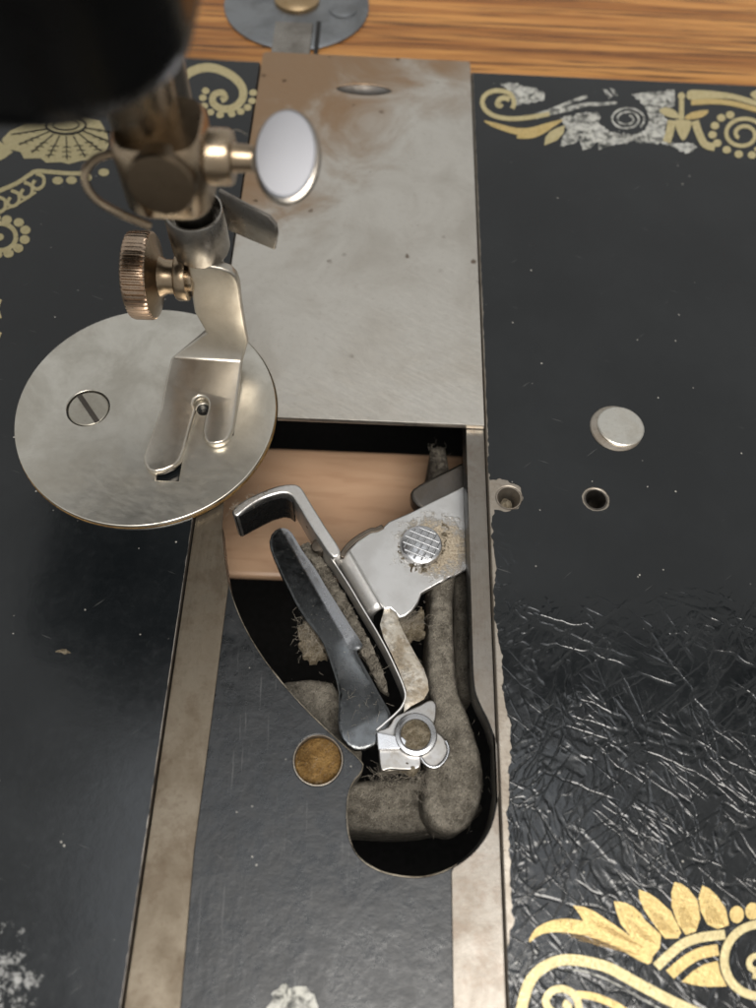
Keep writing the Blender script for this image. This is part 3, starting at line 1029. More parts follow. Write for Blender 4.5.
M_TOP = top_mat()
sp_o = plate('plate_sheet', [(SEAM - 0.12, y_lo), (SEAM - 0.12, 163.2), (SEAM - 0.5, 163.9), (xl + 1.0, 163.9), (xl + 0.2, 163.3)] + arc[::-1], [lens], 0.15, 1.15, M_TOP, spx, 0.16)
th = []
vs, fs = [], []
for j in range(9):
    s_ = j/8
    for k in range(24):
        vs.append((ov.x + (lens[k][0] - ov.x)*(1 - s_), ov.y + (lens[k][1] - ov.y)*(1 - s_), -0.1 - 0.85*(1 - (1 - s_)**2)))
for j in range(8):
    for k in range(24):
        fs.append((j*24 + k, j*24 + (k + 1) % 24, (j + 1)*24 + (k + 1) % 24, (j + 1)*24 + k))
mesh('thumb_slot', vs, fs, M_DARKSTEEL, spx, 50)

# ================================================================== SHUTTLE CARRIER in the opening
car = empty('shuttle_carrier', at(420, 735, -9), 'bright bent steel shuttle carrier with hooked horn and cross-hatched screw', 'shuttle carrier')
ZC = -6.0
# plate with the cross-hatched screw
ctop = [(348, 550), (357, 541), (370, 532), (377, 530.5), (383, 527), (388.5, 521.5), (410, 512.5), (431, 502), (466, 485), (492, 473), (492, 556), (467, 568.5), (445, 580), (431, 588), (421.5, 593.5), (418.5, 602), (412, 611), (405, 616.5), (399, 618), (395.5, 613), (390, 608.5), (384, 609.5), (381, 605)]
scq = at(421.5, 543.5, ZC + 1.6) - Vector(car.location)/MM


def dusty_plate():
    M = Mat('carrier_plate_nickel')
    x, y, z = M.xyz()
    dx = M.math('SUBTRACT', x, scq.x + 2.6)
    dy = M.math('SUBTRACT', y, scq.y + 0.3)
    dist = M.math('SQRT', M.math('ADD', M.math('MULTIPLY', M.math('MULTIPLY', dx, dx), 0.75), M.math('MULTIPLY', dy, dy)))
    n = M.noise(0.9, 6, 0.75)
    n2 = M.noise(3.0, 4, 0.7)
    f = M.math('ADD', M.math('MULTIPLY', dist, -0.11), M.math('ADD', n, M.math('MULTIPLY', n2, 0.5)))
    dust = M.step(f, 0.12, 0.42)
    c = M.mix(M.step(M.noise(0.2, 4), 0.35, 0.65), (0.70, 0.69, 0.675), (0.60, 0.585, 0.565))
    c = M.mix(M.math('MULTIPLY', dust, 0.9), c, M.mix(M.step(n2, 0.4, 0.6), (0.22, 0.165, 0.10), (0.42, 0.35, 0.25)))
    return M.set(color=c, metal=M.math('SUBTRACT', 1.0, M.math('MULTIPLY', dust, 0.95)), rough=M.math('ADD', 0.36, M.math('MULTIPLY', dust, 0.5)), normal=M.bump(M.math('ADD', M.math('MULTIPLY', dust, M.math('ADD', n2, 0.6)), M.math('MULTIPLY', n, 0.1)), 0.7, 0.25))


cp = plate('carrier_plate', xy(ctop, ZC), [], ZC, 1.1, dusty_plate(), car, 0.28)
# rolled fold along its left side
A0, A1 = Vector(at(348, 549, ZC)), Vector(at(381.5, 606, ZC))
dr = (A1 - A0).normalized()
pn = Vector((-dr.y, dr.x, 0))
if pn.x > 0:
    pn = -pn
vs, fs = [], []
nseg = 9
Lf = (A1 - A0).length
rows = 10
rad = 2.3
for i in range(rows + 1):
    q = A0 + dr*(Lf*(i/rows)*1.03 - 0.1)
    for k in range(nseg + 2):
        if k <= nseg:
            t = math.pi/2*k/nseg
            off, dz = rad*math.sin(t), -rad*(1 - math.cos(t))
        else:
            off, dz = rad, -5.0
        vs.append((q.x + pn.x*off, q.y + pn.y*off, ZC - 0.02 + dz))
W = nseg + 2
for i in range(rows):
    for k in range(W - 1):
        fs.append((i*W + k, i*W + k + 1, (i + 1)*W + k + 1, (i + 1)*W + k))
fo = mesh('carrier_fold', vs, fs, M_CARRIER, cp, 50)
fix_normals(fo)
solidify(fo, 0.9, -1)
M_SHADE_STUD = metal('flange_shade_stud', (0.20, 0.17, 0.14), (0.12, 0.10, 0.08), (0.1, 0.07, 0.045), 0.35, 0.5, 0.5, (1, 1), 0.5, 0.08)  # dark brown for the studs; on the flange, shade put into the colour
# screw with cross-hatched head
sc_ = at(421.5, 543.5, ZC + 1.6)
chs = lathe('carrier_screw', [(3.3, -1.8), (3.35, 0.9), (3.2, 1.35), (2.9, 1.5), (0.01, 1.52)], (sc_.x, sc_.y, ZC), (0, 0, 1), M_BRIGHT, car, 40)
for fam in (0, 1):
    a_ = R(63) if fam == 0 else R(-22)
    d_ = Vector((math.cos(a_), math.sin(a_), 0))
    n_ = Vector((-d_.y, d_.x, 0))
    for k in range(-2, 3):
        off = (k + (0.2 if fam else -.1))*1.12
        if abs(off) > 2.6:
            continue
        L = math.sqrt(2.85**2 - off**2)
        c0 = Vector((sc_.x, sc_.y, ZC + 1.53 + 0.01*fam)) + n_*off
        vs = []
        for s_ in (-1, 1):
            e_ = c0 + d_*L*s_
            vs += [e_ - n_*0.17, e_ - n_*0.07 + Vector((0, 0, .13)), e_ + n_*0.07 + Vector((0, 0, .13)), e_ + n_*0.17]
        rg = mesh('screw_ridge', vs, [(0, 1, 5, 4), (1, 2, 6, 5), (2, 3, 7, 6), (0, 3, 2, 1), (4, 5, 6, 7)], M_BRIGHT, chs, 60)
        fix_normals(rg)

wall_strip('carrier_flange', [p[:2] for p in catmull([(q[0], q[1], 0) for q in xy([(341, 557), (347, 547.5), (357, 538.5), (370, 531), (376, 530), (383, 526.5)], ZC)], 5)], ZC + 0.15, ZC - 2.5, 0.9, M_SHADE_STUD, cp, 0.15)  # rolled edge, its shadow painted in by the dark material
# hooked horn: thick bar with bright upper side
hk_o = [(232, 512), (236, 506), (246, 499), (263, 491), (277, 486), (289, 484), (296.5, 484.5), (301.5, 488), (306, 495), (311, 503.5), (325, 526), (340, 550), (333, 557)]
hk_i = [(320, 540), (308, 521.5), (300, 508), (293.5, 497.5), (289, 494), (282, 493), (270, 496), (257, 501.5), (246, 509), (237, 516)]
ZH = -3.6
hk = plate('carrier_horn', ring_catmull(xy(hk_o + hk_i, ZH), 3), [], ZH, 8.0, M_CARRIER, car, 0.3)
# near-black sheet over the inner face of the hook
M_HORN = plain('horn_black', (0.012, 0.012, 0.012), 0.22, 0, 0.4, 1.0, 0.05)
hf = xy([(235, 514.5), (240, 513.2), (250, 507.8), (260, 502.6), (270, 498), (281, 495), (288, 496), (293, 500)], ZH)
wall_strip('horn_face', [(p[0] - .05, p[1] - 0.14) for p in hf], ZH - 0.45, ZH - 7.6, 0.3, M_HORN, hk)

for (u_, v_, r_) in ((311, 524, 0.9), (318, 546, 1.2)):
    st_ = at(u_, v_, -6.5)
    lathe('spring_stud', [(r_, -3.0), (r_, 0.0), (r_*0.75, 0.35), (0.01, 0.45)], (st_.x, st_.y, -6.6), (-0.35, -0.2, 1), M_SHADE_STUD, car, 20)
# spring wall: thin upright sheet with bright upper edge
swp = [(308, 522), (320, 541), (334, 562), (349, 585), (362, 607), (376, 630), (388, 652), (397, 671), (403, 685), (405.5, 696), (402, 706), (396, 713), (386, 722), (376.5, 730)]
sw = catmull([(p[0], p[1], 0) for p in xy(swp, -5.0)], 6)
wall_strip('spring_sheet', sw, -5.0, -10.0, 0.24, M_CARRIER, car, 0.04)
# second strip to its right, dusty
s2 = [(388, 611), (393, 627), (401, 645), (412, 664), (421, 680), (424.5, 690), (423, 700)]
s2w = catmull([(p[0], p[1], 0) for p in xy(s2, -7.0)], 6)
M_DUSTY = metal('dusty_nickel', (0.50, 0.475, 0.43), (0.36, 0.32, 0.26), (0.20, 0.155, 0.10), 0.40, 0.6, 0.85, (2, 2), 0.7, 0.12)
d2 = pad('dusty_strip', xy([(384, 610), (390, 607.5), (396, 613), (402, 628), (413, 649), (424, 668), (428, 680), (429, 690), (424, 699), (411, 706), (404, 712), (405, 700), (406.5, 690), (399, 670), (391, 652), (384, 638), (380, 624)], -6.6), lambda x_, y_, d: -6.9 + 0.16*min(d, 0.4) + 0.03*fbm(x_, y_, 1.6), -10.5, 0.33, M_DUSTY, car)

# shuttle: dark polished boat
sh_o = [(284, 528), (275, 530), (269, 540), (273, 556), (288, 588), (301, 612), (313, 628), (323, 643), (333.5, 671), (339, 693), (338, 720), (342, 739), (355, 749), (374, 745), (386, 732), (391, 714), (384, 701), (372, 679), (359.5, 657), (357, 650), (363, 645), (350, 625), (335, 601), (325, 585), (315, 568), (302, 550), (292, 533)]
so = xy(sh_o, -5.4)
ctr0, ctr1 = at(279, 540, -5.4), at(365, 725, -5.4)
sdir = (ctr1 - ctr0).normalized()


ra, rb_ = at(282, 533, -5.4), at(350, 652, -5.4)
rdir = Vector((rb_.x - ra.x, rb_.y - ra.y)).normalized()
rnor = Vector((-rdir.y, rdir.x))
if rnor.x < 0:
    rnor = -rnor


def shz(x_, y_, d):
    q = Vector((x_ - ra.x, y_ - ra.y))
    t = q.dot(rdir)/(Vector((rb_.x - ra.x, rb_.y - ra.y)).length)
    s_ = q.dot(rnor)
    k = max(0.0, min(1.0, (1.25 - t)/0.35))
    off = s_ - 0.1
    z = -5.3 - (0.22*(math.sqrt(off*off + 0.02) - 0.14) if off < 0 else 0.02*off)*k
    z -= (1 - k)*(0.5 + 0.05*s_)
    z -= 0.12*math.exp(-d/0.06)
    z -= 1.1*max(0.0, t - 1.45)
    return z


sht = empty('shuttle', at(360, 735, -8), 'dark steel shuttle blade with a lighter flank, lying in its carrier', 'shuttle')
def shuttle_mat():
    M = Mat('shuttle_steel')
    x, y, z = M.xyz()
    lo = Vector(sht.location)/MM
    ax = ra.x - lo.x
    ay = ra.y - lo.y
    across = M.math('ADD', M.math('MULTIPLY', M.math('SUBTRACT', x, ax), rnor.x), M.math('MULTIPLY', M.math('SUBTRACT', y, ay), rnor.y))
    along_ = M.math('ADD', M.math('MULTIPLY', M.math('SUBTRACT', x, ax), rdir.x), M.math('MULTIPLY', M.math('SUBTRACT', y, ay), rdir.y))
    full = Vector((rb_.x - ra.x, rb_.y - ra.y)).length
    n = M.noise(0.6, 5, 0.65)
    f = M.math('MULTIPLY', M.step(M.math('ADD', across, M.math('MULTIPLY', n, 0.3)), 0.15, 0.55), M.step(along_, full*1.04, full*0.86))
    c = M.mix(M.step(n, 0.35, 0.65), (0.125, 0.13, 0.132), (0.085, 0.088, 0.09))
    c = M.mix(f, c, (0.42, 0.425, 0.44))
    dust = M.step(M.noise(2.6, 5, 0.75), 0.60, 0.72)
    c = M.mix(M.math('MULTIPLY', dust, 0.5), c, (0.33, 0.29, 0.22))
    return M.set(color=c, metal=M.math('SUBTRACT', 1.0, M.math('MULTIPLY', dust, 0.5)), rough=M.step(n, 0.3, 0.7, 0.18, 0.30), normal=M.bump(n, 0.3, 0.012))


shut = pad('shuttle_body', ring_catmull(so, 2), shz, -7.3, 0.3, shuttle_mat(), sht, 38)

M_CLIP = metal('clip_steel', (0.40, 0.39, 0.38), (0.28, 0.27, 0.255), (0.2, 0.165, 0.12), 0.3, 0.42, 0.45, (1, 1), 0.3, 0.03)
# spring clip with eyelet at the lower end
ZK = -5.6
br = [(430, 700), (436, 704), (436, 716), (434, 728), (441, 735), (447, 742), (448.5, 750), (445, 759), (437, 766), (429, 766), (422, 760), (419, 768), (404, 770), (390, 769), (381, 770), (378.5, 750), (377, 732), (388, 727), (396, 716), (409, 710), (420, 705)]
bk = plate('spring_clip', ring_catmull(xy(br, ZK), 3), [], ZK, 0.9, M_CLIP, car, 0.2)
tc_ = at(383, 741, ZK + 1.0)
tabp = [(376.5, 731), (380, 732.5), (403, 737), (407, 741), (405, 745.5), (399, 749), (378, 750)]
plate('clip_tab', xy(tabp, ZK + 0.95), [], ZK + 0.95, 0.55, M_BRIGHT, bk, 0.15)
ey = at(416, 734, ZK + 1.3)
lathe('eyelet', [(3.0, 0.0), (3.05, 0.75), (2.85, 1.1), (2.4, 1.2), (2.15, 1.0), (2.1, 0.2)], (ey.x, ey.y, ZK + 0.02), (0, 0, 1), M_BRIGHT, bk, 44)
lathe('rusty_rivet', [(2.12, 0.0), (2.1, 0.72), (1.6, 0.95), (0.9, 0.9), (0.01, 0.7)], (ey.x, ey.y, ZK + 0.02), (0, 0, 1), M_LINTB, bk, 30)
lp_ = [at(421, 757.5, ZK + .5), at(425, 763.5, ZK + .5), at(431, 767, ZK + .5), at(438, 766.5, ZK + .5), at(445, 760, ZK + .5), at(448.7, 750, ZK + .5), at(446, 741, ZK + .5)]
tube('clip_wire', catmull(lp_, 6), 0.22, M_BRIGHT, bk, 10)
plate('clip_lug', xy([(379, 752), (420, 757), (421, 768), (410, 772), (395, 771), (381, 772)], ZK - 1.0), [], ZK - 0.95, 2.4, M_DUSTY, bk, 0.3)

# ---- lint-covered arm, ledges and posts below
ao = [(433, 560), (431, 600), (428, 640), (428, 677), (432, 705), (430, 740), (426, 769), (423, 795), (424, 812), (432, 825), (443, 832), (456, 834), (467, 828), (476, 815), (482, 797), (483.5, 780), (482, 762), (476, 738), (468, 715), (460, 695), (456, 677), (454, 640), (453, 600), (456, 560)]
PIT = at(444, 797, -9.0)
armo = pad('vibrator_arm', ring_catmull(xy(ao, -9.0), 2), lambda x_, y_, d: -9.6 + 1.3*math.sqrt(max(0.0, 1 - (1 - min(d, 0.9)/0.9)**2)) + 0.12*min(d, 4.0) + 0.22*fbm(x_, y_, 0.8, 2.0) + 0.14*fbm(x_, y_, 2.6, 7.0) - 1.3*math.exp(-((x_ - PIT.x)**2*2.4 + (y_ - PIT.y)**2)/0.6), -19.0, 0.45, M_LINT, sm, 60)
tag(armo, 'cast lever thick with grey lint')
tro = [(318, 800), (330, 784), (352, 781), (380, 779), (405, 778), (430, 778), (450, 784), (478, 800), (480, 815), (440, 829), (400, 833), (360, 831), (330, 828)]
trough = pad('lower_casting', ring_catmull(xy(tro, -17.0), 3), lambda x_, y_, d: -17.8 + 1.4*math.sqrt(max(0.0, 1 - (1 - min(d, 1.2)/1.2)**2)) + 0.35*fbm(x_, y_, 0.6, 5.0), -34.0, 0.6, M_LINT, sm, 60)
leg_ = [(270, 690), (286, 681), (310, 678.5), (332, 682), (345, 700), (352, 730), (362, 752), (340, 770), (300, 750)]
ledge = pad('lower_casting', xy(leg_, -11.0), lambda x_, y_, d: -11.8 + 1.0*(1 - math.exp(-d/0.9)) + 0.2*fbm(x_, y_, 0.8, 8.0), -30.0, 0.5, M_LINT, sm, 60)
po = xy([(431, 447), (438, 443.5), (446, 446), (450, 470), (458, 500), (436, 500), (432, 480)], -12)
pad('drive_post', po, lambda x_, y_, d: -13.0 + 0.9*(1 - math.exp(-d/0.5)) + 0.12*fbm(x_, y_, 1.0), -34, 0.5, M_LINTD, sm)
blk = xy([(411, 497), (413, 489), (430, 479), (466, 461), (490, 450), (490, 500), (440, 515), (418, 506)], -7.8)
bko = plate('carrier_block', ring_catmull(blk, 2), [], -7.6, 3.2, M_DARKSTEEL, car, 0.5)
# inner bar right of the plate
rb = xy([(455, 575), (470, 566), (480, 600), (478, 690), (462, 690), (458, 640)], -14)
pad('lower_casting', rb, lambda x_, y_, d: -15 + 0.8*(1 - math.exp(-d)), -34, 0.8, M_LINT, sm)

# ================================================================== GOLD ORNAMENT (flat print on the lacquer)
class Print:
    def __init__(self, z=0.012):
        self.p, self.z = [], z

    def lay(self, name, pts, faces):
        self.p.append((name, [(a_, b_, self.z) for a_, b_ in pts], faces))
        self.z += 0.0015

    def poly(self, px, name='gold_petal'):
        pts = xy(px)
        tri = geometry.tessellate_polygon([[Vector((p[0], p[1], 0)) for p in pts]])
        fs_ = []
        for t in tri:
            a_, b_, c_ = (pts[i] for i in t)
            s_ = (b_[0] - a_[0])*(c_[1] - a_[1]) - (b_[1] - a_[1])*(c_[0] - a_[0])
            fs_.append(tuple(t) if s_ > 0 else tuple(t[::-1]))
        self.lay(name, pts, fs_)

    def smooth(self, px, n=4):
        self.poly(ring_catmull(px, n))

    def stroke(self, px, w, n=5, taper=None):
        pts = catmull([(p[0], p[1], 0) for p in px], n)
        L = len(pts)
        out = []
        for i, p in enumerate(pts):
            t = (pts[min(i + 1, L - 1)] - pts[max(i - 1, 0)])
            if t.length < 1e-6:
                continue
            t.normalize()
            ww = w*(1.0 if taper is None else taper(i/(L - 1)))/2
            out += [(p.x - t.y*ww, p.y + t.x*ww), (p.x + t.y*ww, p.y - t.x*ww)]
        self.lay('gold_scroll', xy(out), [(2*i, 2*i + 1, 2*i + 3, 2*i + 2) for i in range(len(out)//2 - 1)])

    def dot(self, u, v, ru, rv=None):
        rv = rv or ru
        self.poly([(u + ru*math.cos(2*math.pi*k/16), v + rv*math.sin(2*math.pi*k/16)) for k in range(16)], 'gold_bead')

    def build(self, mat, parent, name=None):
        for nm, pts, fs_ in self.p:
            o = mesh(name or nm, pts, fs_, mat, parent)
            bm = bmesh.new()
            bm.from_mesh(o.data)
            bm.normal_update()
            bad = [f for f in bm.faces if f.normal.z < 0]
            if bad:
                bmesh.ops.reverse_faces(bm, faces=bad)
            bm.to_mesh(o.data)
            bm.free()


def S(px, sc_, ox, oy):
    return [(ox + x_/sc_, oy + y_/sc_) for x_, y_ in px]


# lower right: leaves, arcs and scroll
g, gc, gd = Print(), Print(0.085), Print(0.11)
k8 = lambda px: S(px, 3.012, 505, 870)
g.smooth(k8([(72, 218), (90, 180), (130, 156), (180, 147), (240, 155), (300, 178), (370, 213), (437, 246), (430, 284), (330, 230), (250, 200), (170, 187), (110, 193)]), 3)
for pp in ([(205, 107), (240, 112), (270, 125), (330, 165), (400, 215), (438, 248), (380, 232), (300, 190), (240, 160), (222, 130)],
           [(328, 94), (360, 98), (385, 110), (410, 132), (420, 150), (440, 168), (470, 195), (466, 235), (440, 266), (400, 225), (350, 165), (335, 125)],
           [(402, 59), (430, 68), (460, 88), (500, 125), (531, 188), (520, 206), (482, 206), (455, 172), (420, 122), (405, 88)],
           [(510, 36), (530, 41), (552, 56), (580, 92), (588, 145), (574, 186), (545, 196), (520, 162), (502, 110), (501, 68)],
           [(594, 46), (615, 56), (638, 77), (664, 115), (675, 166), (640, 178), (610, 164), (588, 122), (583, 84)]):
    g.poly(k8(pp))
gv = Print(0.03)
for (tip, bl, br_) in (((332, 100), (372, 185), (462, 228)), ((406, 66), (462, 178), (520, 196)), ((511, 44), (528, 170), (578, 178)), ((597, 53), (606, 158), (664, 166)), ((215, 112), (300, 186), (428, 240)), ((100, 185), (250, 192), (420, 262))):
    for k in range(6):
        t = (k + 0.5)/6
        e_ = (bl[0] + (br_[0] - bl[0])*t, bl[1] + (br_[1] - bl[1])*t)
        a_ = (tip[0] + (e_[0] - tip[0])*(0.42 + 0.12*(k % 2)), tip[1] + (e_[1] - tip[1])*(0.42 + 0.12*(k % 2)))
        gv.stroke(k8([a_, e_]), 0.75, 2, lambda s_: 0.4 + 0.8*s_)
gv.build(M_GOLDD, bedr, 'petal_vein')
gc.stroke(k8([(455, 292), (500, 250), (540, 220), (590, 203), (662, 194)]), 29/3.012)
g.stroke(k8([(497, 315), (540, 278), (585, 252), (642, 240)]), 34/3.012)
g.poly(k8([(532, 336), (565, 305), (600, 284), (640, 274), (648, 310), (668, 350), (610, 352), (565, 345)]))
cc = k8([(768, 272)])[0]
gc.stroke([(cc[0] + 36*math.cos(t), cc[1] + 36*math.sin(t)) for t in [math.pi*2*k/24 for k in range(25)]], 8.5, 2)
gc.stroke([(cc[0] - 4 + (4 + 8*k/28)*math.cos(2.6*math.pi*k/28), cc[1] + 4 + (4 + 8*k/28)*math.sin(2.6*math.pi*k/28)) for k in range(29)], 6, 2)
for (x_, y_) in ((698, 134), (745, 124), (795, 122)):
    q = k8([(x_, y_)])[0]
    g.dot(q[0], q[1], 7.2, 8.6)
gc.stroke(k8([(40, 470), (52, 405), (75, 335), (120, 290), (190, 270), (300, 290), (400, 342), (500, 395), (600, 440), (700, 480)]), 33/3.012)
gc.stroke(k8([(175, 400), (190, 410), (180, 440), (140, 425), (122, 395), (140, 365), (175, 358), (210, 378), (222, 420), (215, 470)]), 22/3.012)
g.stroke(k8([(215, 375), (270, 382), (340, 412), (420, 470)]), 22/3.012)
gd.stroke(k8([(180, 300), (240, 306), (320, 336), (430, 398), (520, 450)]), 5/3.012)  # thin pale line laid along the scroll as a painted highlight
g.build(M_GOLD, bedr)
gc.build(M_CREAM, bedr)
gd.build(M_WORN, bedr)

# upper right: rubbed scroll
g, gc, gw = Print(0.045), Print(0.06), Print()
ka = lambda px: S(px, 5.04, 470, 70)
kb_ = lambda px: S(px, 5.04, 606, 70)
gc.stroke(ka([(160, 172), (150, 182), (138, 172), (148, 150), (172, 142), (200, 150), (208, 178), (185, 200), (150, 205)])[:6], 5.0)
gc.stroke(ka([(212, 195), (222, 165), (205, 125), (165, 108), (115, 108), (75, 130), (62, 165), (80, 205), (130, 235), (210, 247), (300, 240), (400, 222)]), 4.6, 5)
gw.stroke(ka([(330, 233), (400, 215), (500, 195), (580, 175), (660, 172), (740, 165)]), 6.0, 5, lambda s_: 1.1 - 0.7*s_)
gw.stroke(ka([(400, 205), (500, 165), (590, 132)]), 3.4)
g.smooth(ka([(70, 256), (110, 285), (180, 312), (240, 330), (236, 345), (310, 345), (370, 322), (420, 288), (470, 250), (380, 270), (300, 292), (220, 290), (130, 268)]), 3)
gc.poly(ka([(374, 382), (380, 340), (405, 310), (440, 292), (478, 280), (470, 320), (440, 355)]))
for pp in ([(455, 384), (462, 340), (490, 300), (560, 300), (570, 335), (525, 372)], [(566, 404), (552, 340), (600, 300), (650, 330), (645, 360), (605, 396)], [(652, 404), (640, 345), (690, 310), (745, 330), (730, 372)]):
    gw.poly(ragged(ka(pp), 1.2, 2.0, 3.3))
gw.poly(ragged(ka([(148, 70), (215, 62), (260, 80), (330, 92), (378, 120), (375, 150), (310, 165), (235, 178), (222, 140), (190, 100)]), 2.2, 2.0, 6.0))
gw.poly(ragged(ka([(455, 245), (560, 215), (640, 210), (655, 235), (650, 270), (700, 310), (760, 320), (800, 345), (740, 352), (640, 345), (560, 330), (490, 300)]), 2.0, 2.0, 7.0))
gw.poly(ragged(ka([(665, 95), (690, 100), (720, 130), (700, 150)]), 1.0, 2.0, 7.0))
gw.poly(ragged(ka([(705, 90), (730, 100), (745, 130), (725, 130)]), 1.0, 2.0, 7.0))
gw.stroke([(606 + (105 + (28 + 62*k/40)*math.cos(-1.2 + 4.6*math.pi*k/40))/5.04, 70 + (248 + (18 + 44*k/40)*math.sin(-1.2 + 4.6*math.pi*k/40))/5.04) for k in range(41)], 2.0, 2)
gw.poly(ragged(kb_([(0, 350), (50, 318), (120, 330), (180, 320), (215, 280), (215, 230), (190, 180), (130, 120), (340, 100), (350, 180), (270, 200), (310, 250), (300, 330), (350, 370), (440, 370), (460, 395), (410, 425), (370, 410), (330, 380), (250, 370), (160, 365), (80, 368), (20, 380)]), 2.4, 2.0, 11.0))
q = kb_([(380, 133)])[0]
gc.dot(q[0], q[1], 3.6, 3.8)
gc.stroke(kb_([(380, 150), (380, 250)]), 5)
gc.smooth(kb_([(268, 205), (300, 190), (345, 205), (372, 242), (335, 243), (295, 230)]), 3)
g.smooth(kb_([(395, 245), (430, 215), (512, 203), (500, 230), (450, 248)]), 3)
gc.smooth(kb_([(345, 258), (385, 252), (430, 262), (415, 320), (388, 357), (362, 318)]), 3)
gc.stroke(kb_([(330, 255), (322, 310), (305, 365)]), 8.0)
gc.stroke(kb_([(448, 258), (468, 320), (498, 375), (548, 392)]), 7.6)
gc.smooth(kb_([(415, 107), (470, 103), (540, 108), (640, 122), (760, 158), (780, 190), (640, 150), (520, 146), (415, 150)]), 3)
g.stroke(kb_([(428, 166), (540, 160), (650, 172), (780, 208)]), 5.2)
cx_, cy_ = kb_([(690, 325)])[0]
gc.stroke([(cx_ + (6 + 17*k/44)*math.cos(2.3 + 3.6*math.pi*k/44), cy_ + (5 + 13.5*k/44)*math.sin(2.3 + 3.6*math.pi*k/44)) for k in range(45)], 4.0, 2)
for (x_, y_) in ((625, 228), (580, 243), (548, 282), (536, 328), (560, 370), (608, 404), (668, 426), (735, 430), (790, 410)):
    q = kb_([(x_, y_)])[0]
    gc.dot(q[0], q[1], 4.3, 3.8)
gc.smooth([(750, 94), (760, 90), (764, 98), (757, 101)], 3)
g.build(M_GOLD, bedr)
gc.build(M_CREAM, bedr)
gw.build(M_WORN, bedr, 'rubbed_ornament')

# upper left: shell, beads, loops
g, gc, gk = Print(), Print(), Print(0.08)
k7 = lambda px: S(px, 2.908, 0, 60)
gc.stroke(k7([(520, 60), (560, 32), (610, 22), (665, 40), (702, 75), (705, 112), (680, 138), (645, 142), (620, 125), (622, 102), (645, 95), (655, 110), (643, 118)]), 8, 5, lambda s_: 1.15 - 0.45*s_)
for (x_, y_) in ((736, 95), (733, 119), (720, 138), (700, 150), (674, 157), (640, 160), (612, 152), (594, 134), (590, 110), (598, 90)):
    q = k7([(x_, y_)])[0]
    gc.dot(q[0], q[1], 3.9, 3.3)
fan = [(5, 232), (20, 258), (60, 268), (70, 287), (118, 286), (135, 299), (178, 297), (200, 303), (240, 292), (262, 294), (290, 275), (306, 272), (318, 245), (312, 215), (290, 175), (195, 150), (90, 175), (30, 205)]
gc.poly(k7(fan))
for k in range(9):
    t = R(165 - k*19)
    c_ = (192, 192)
    p0 = (c_[0] + 60*math.cos(t), c_[1] + 30*math.sin(t))
    p1 = (c_[0] + 165*math.cos(t), c_[1] + 98*math.sin(t))
    gk.stroke(k7([p0, p1]), 1.1, 2)
    for s_ in (0.45, 0.65, 0.85):
        qa = (p0[0] + (p1[0] - p0[0])*s_, p0[1] + (p1[1] - p0[1])*s_)
        gk.stroke(k7([(qa[0] - 13, qa[1] + 3), qa, (qa[0] + 13, qa[1] + 3)]), 0.7, 2)
gk.stroke(k7([(192 + 58*math.cos(2*math.pi*k/20), 190 + 26*math.sin(2*math.pi*k/20)) for k in range(21)]), 2.2, 2)
gk.stroke(k7([(192 + 38*math.cos(2*math.pi*k/20), 188 + 16*math.sin(2*math.pi*k/20)) for k in range(21)]), 1.2, 2)
gc.poly(k7([(-30, 225), (5, 240), (38, 268), (10, 288), (-30, 305)]))
gc.stroke(k7([(-40, 395), (0, 380), (50, 358), (85, 335), (105, 324), (150, 326), (200, 330), (245, 330)]), 4.2)
for (x_, y_) in ((168, 351), (208, 350), (252, 342), (302, 327)):
    q = k7([(x_, y_)])[0]
    gc.dot(q[0], q[1], 5.4, 3.9)
for (x_, y_) in ((112, 352), (78, 378), (40, 402), (0, 420), (-36, 436)):
    gc.stroke(k7([(x_ - 8, y_ - 22), (x_ + 14, y_ - 12), (x_ + 14, y_ + 12), (x_ - 4, y_ + 24), (x_ - 18, y_ + 14), (x_ - 10, y_ - 2)]), 3.4, 4)
gc.stroke(k7([(-40, 455), (0, 440), (40, 425), (75, 405), (105, 385)]), 2.2)
q = k7([(0, 515)])[0]
gc.stroke([(q[0] + 16*math.cos(t), q[1] + 13.5*math.sin(t)) for t in [math.pi*2*k/24 for k in range(25)]], 4.6, 2)
gc.dot(q[0], q[1], 4, 3.6)
for (x_, y_) in ((20, 465), (-12, 460), (55, 473), (74, 495), (72, 523), (53, 548), (25, 563), (-8, 566)):
    q2 = k7([(x_, y_)])[0]
    gc.dot(q2[0], q2[1], 5.2, 4.4)
gc.poly([(-8, 297), (2, 300), (-1, 309), (2, 318), (-8, 321)])
gc.poly([(-8, 329), (2, 333), (-2, 343), (-8, 345)])
gc.build(M_CREAM, bedl)
gk.build(M_PIT, bedl, 'ornament_line')

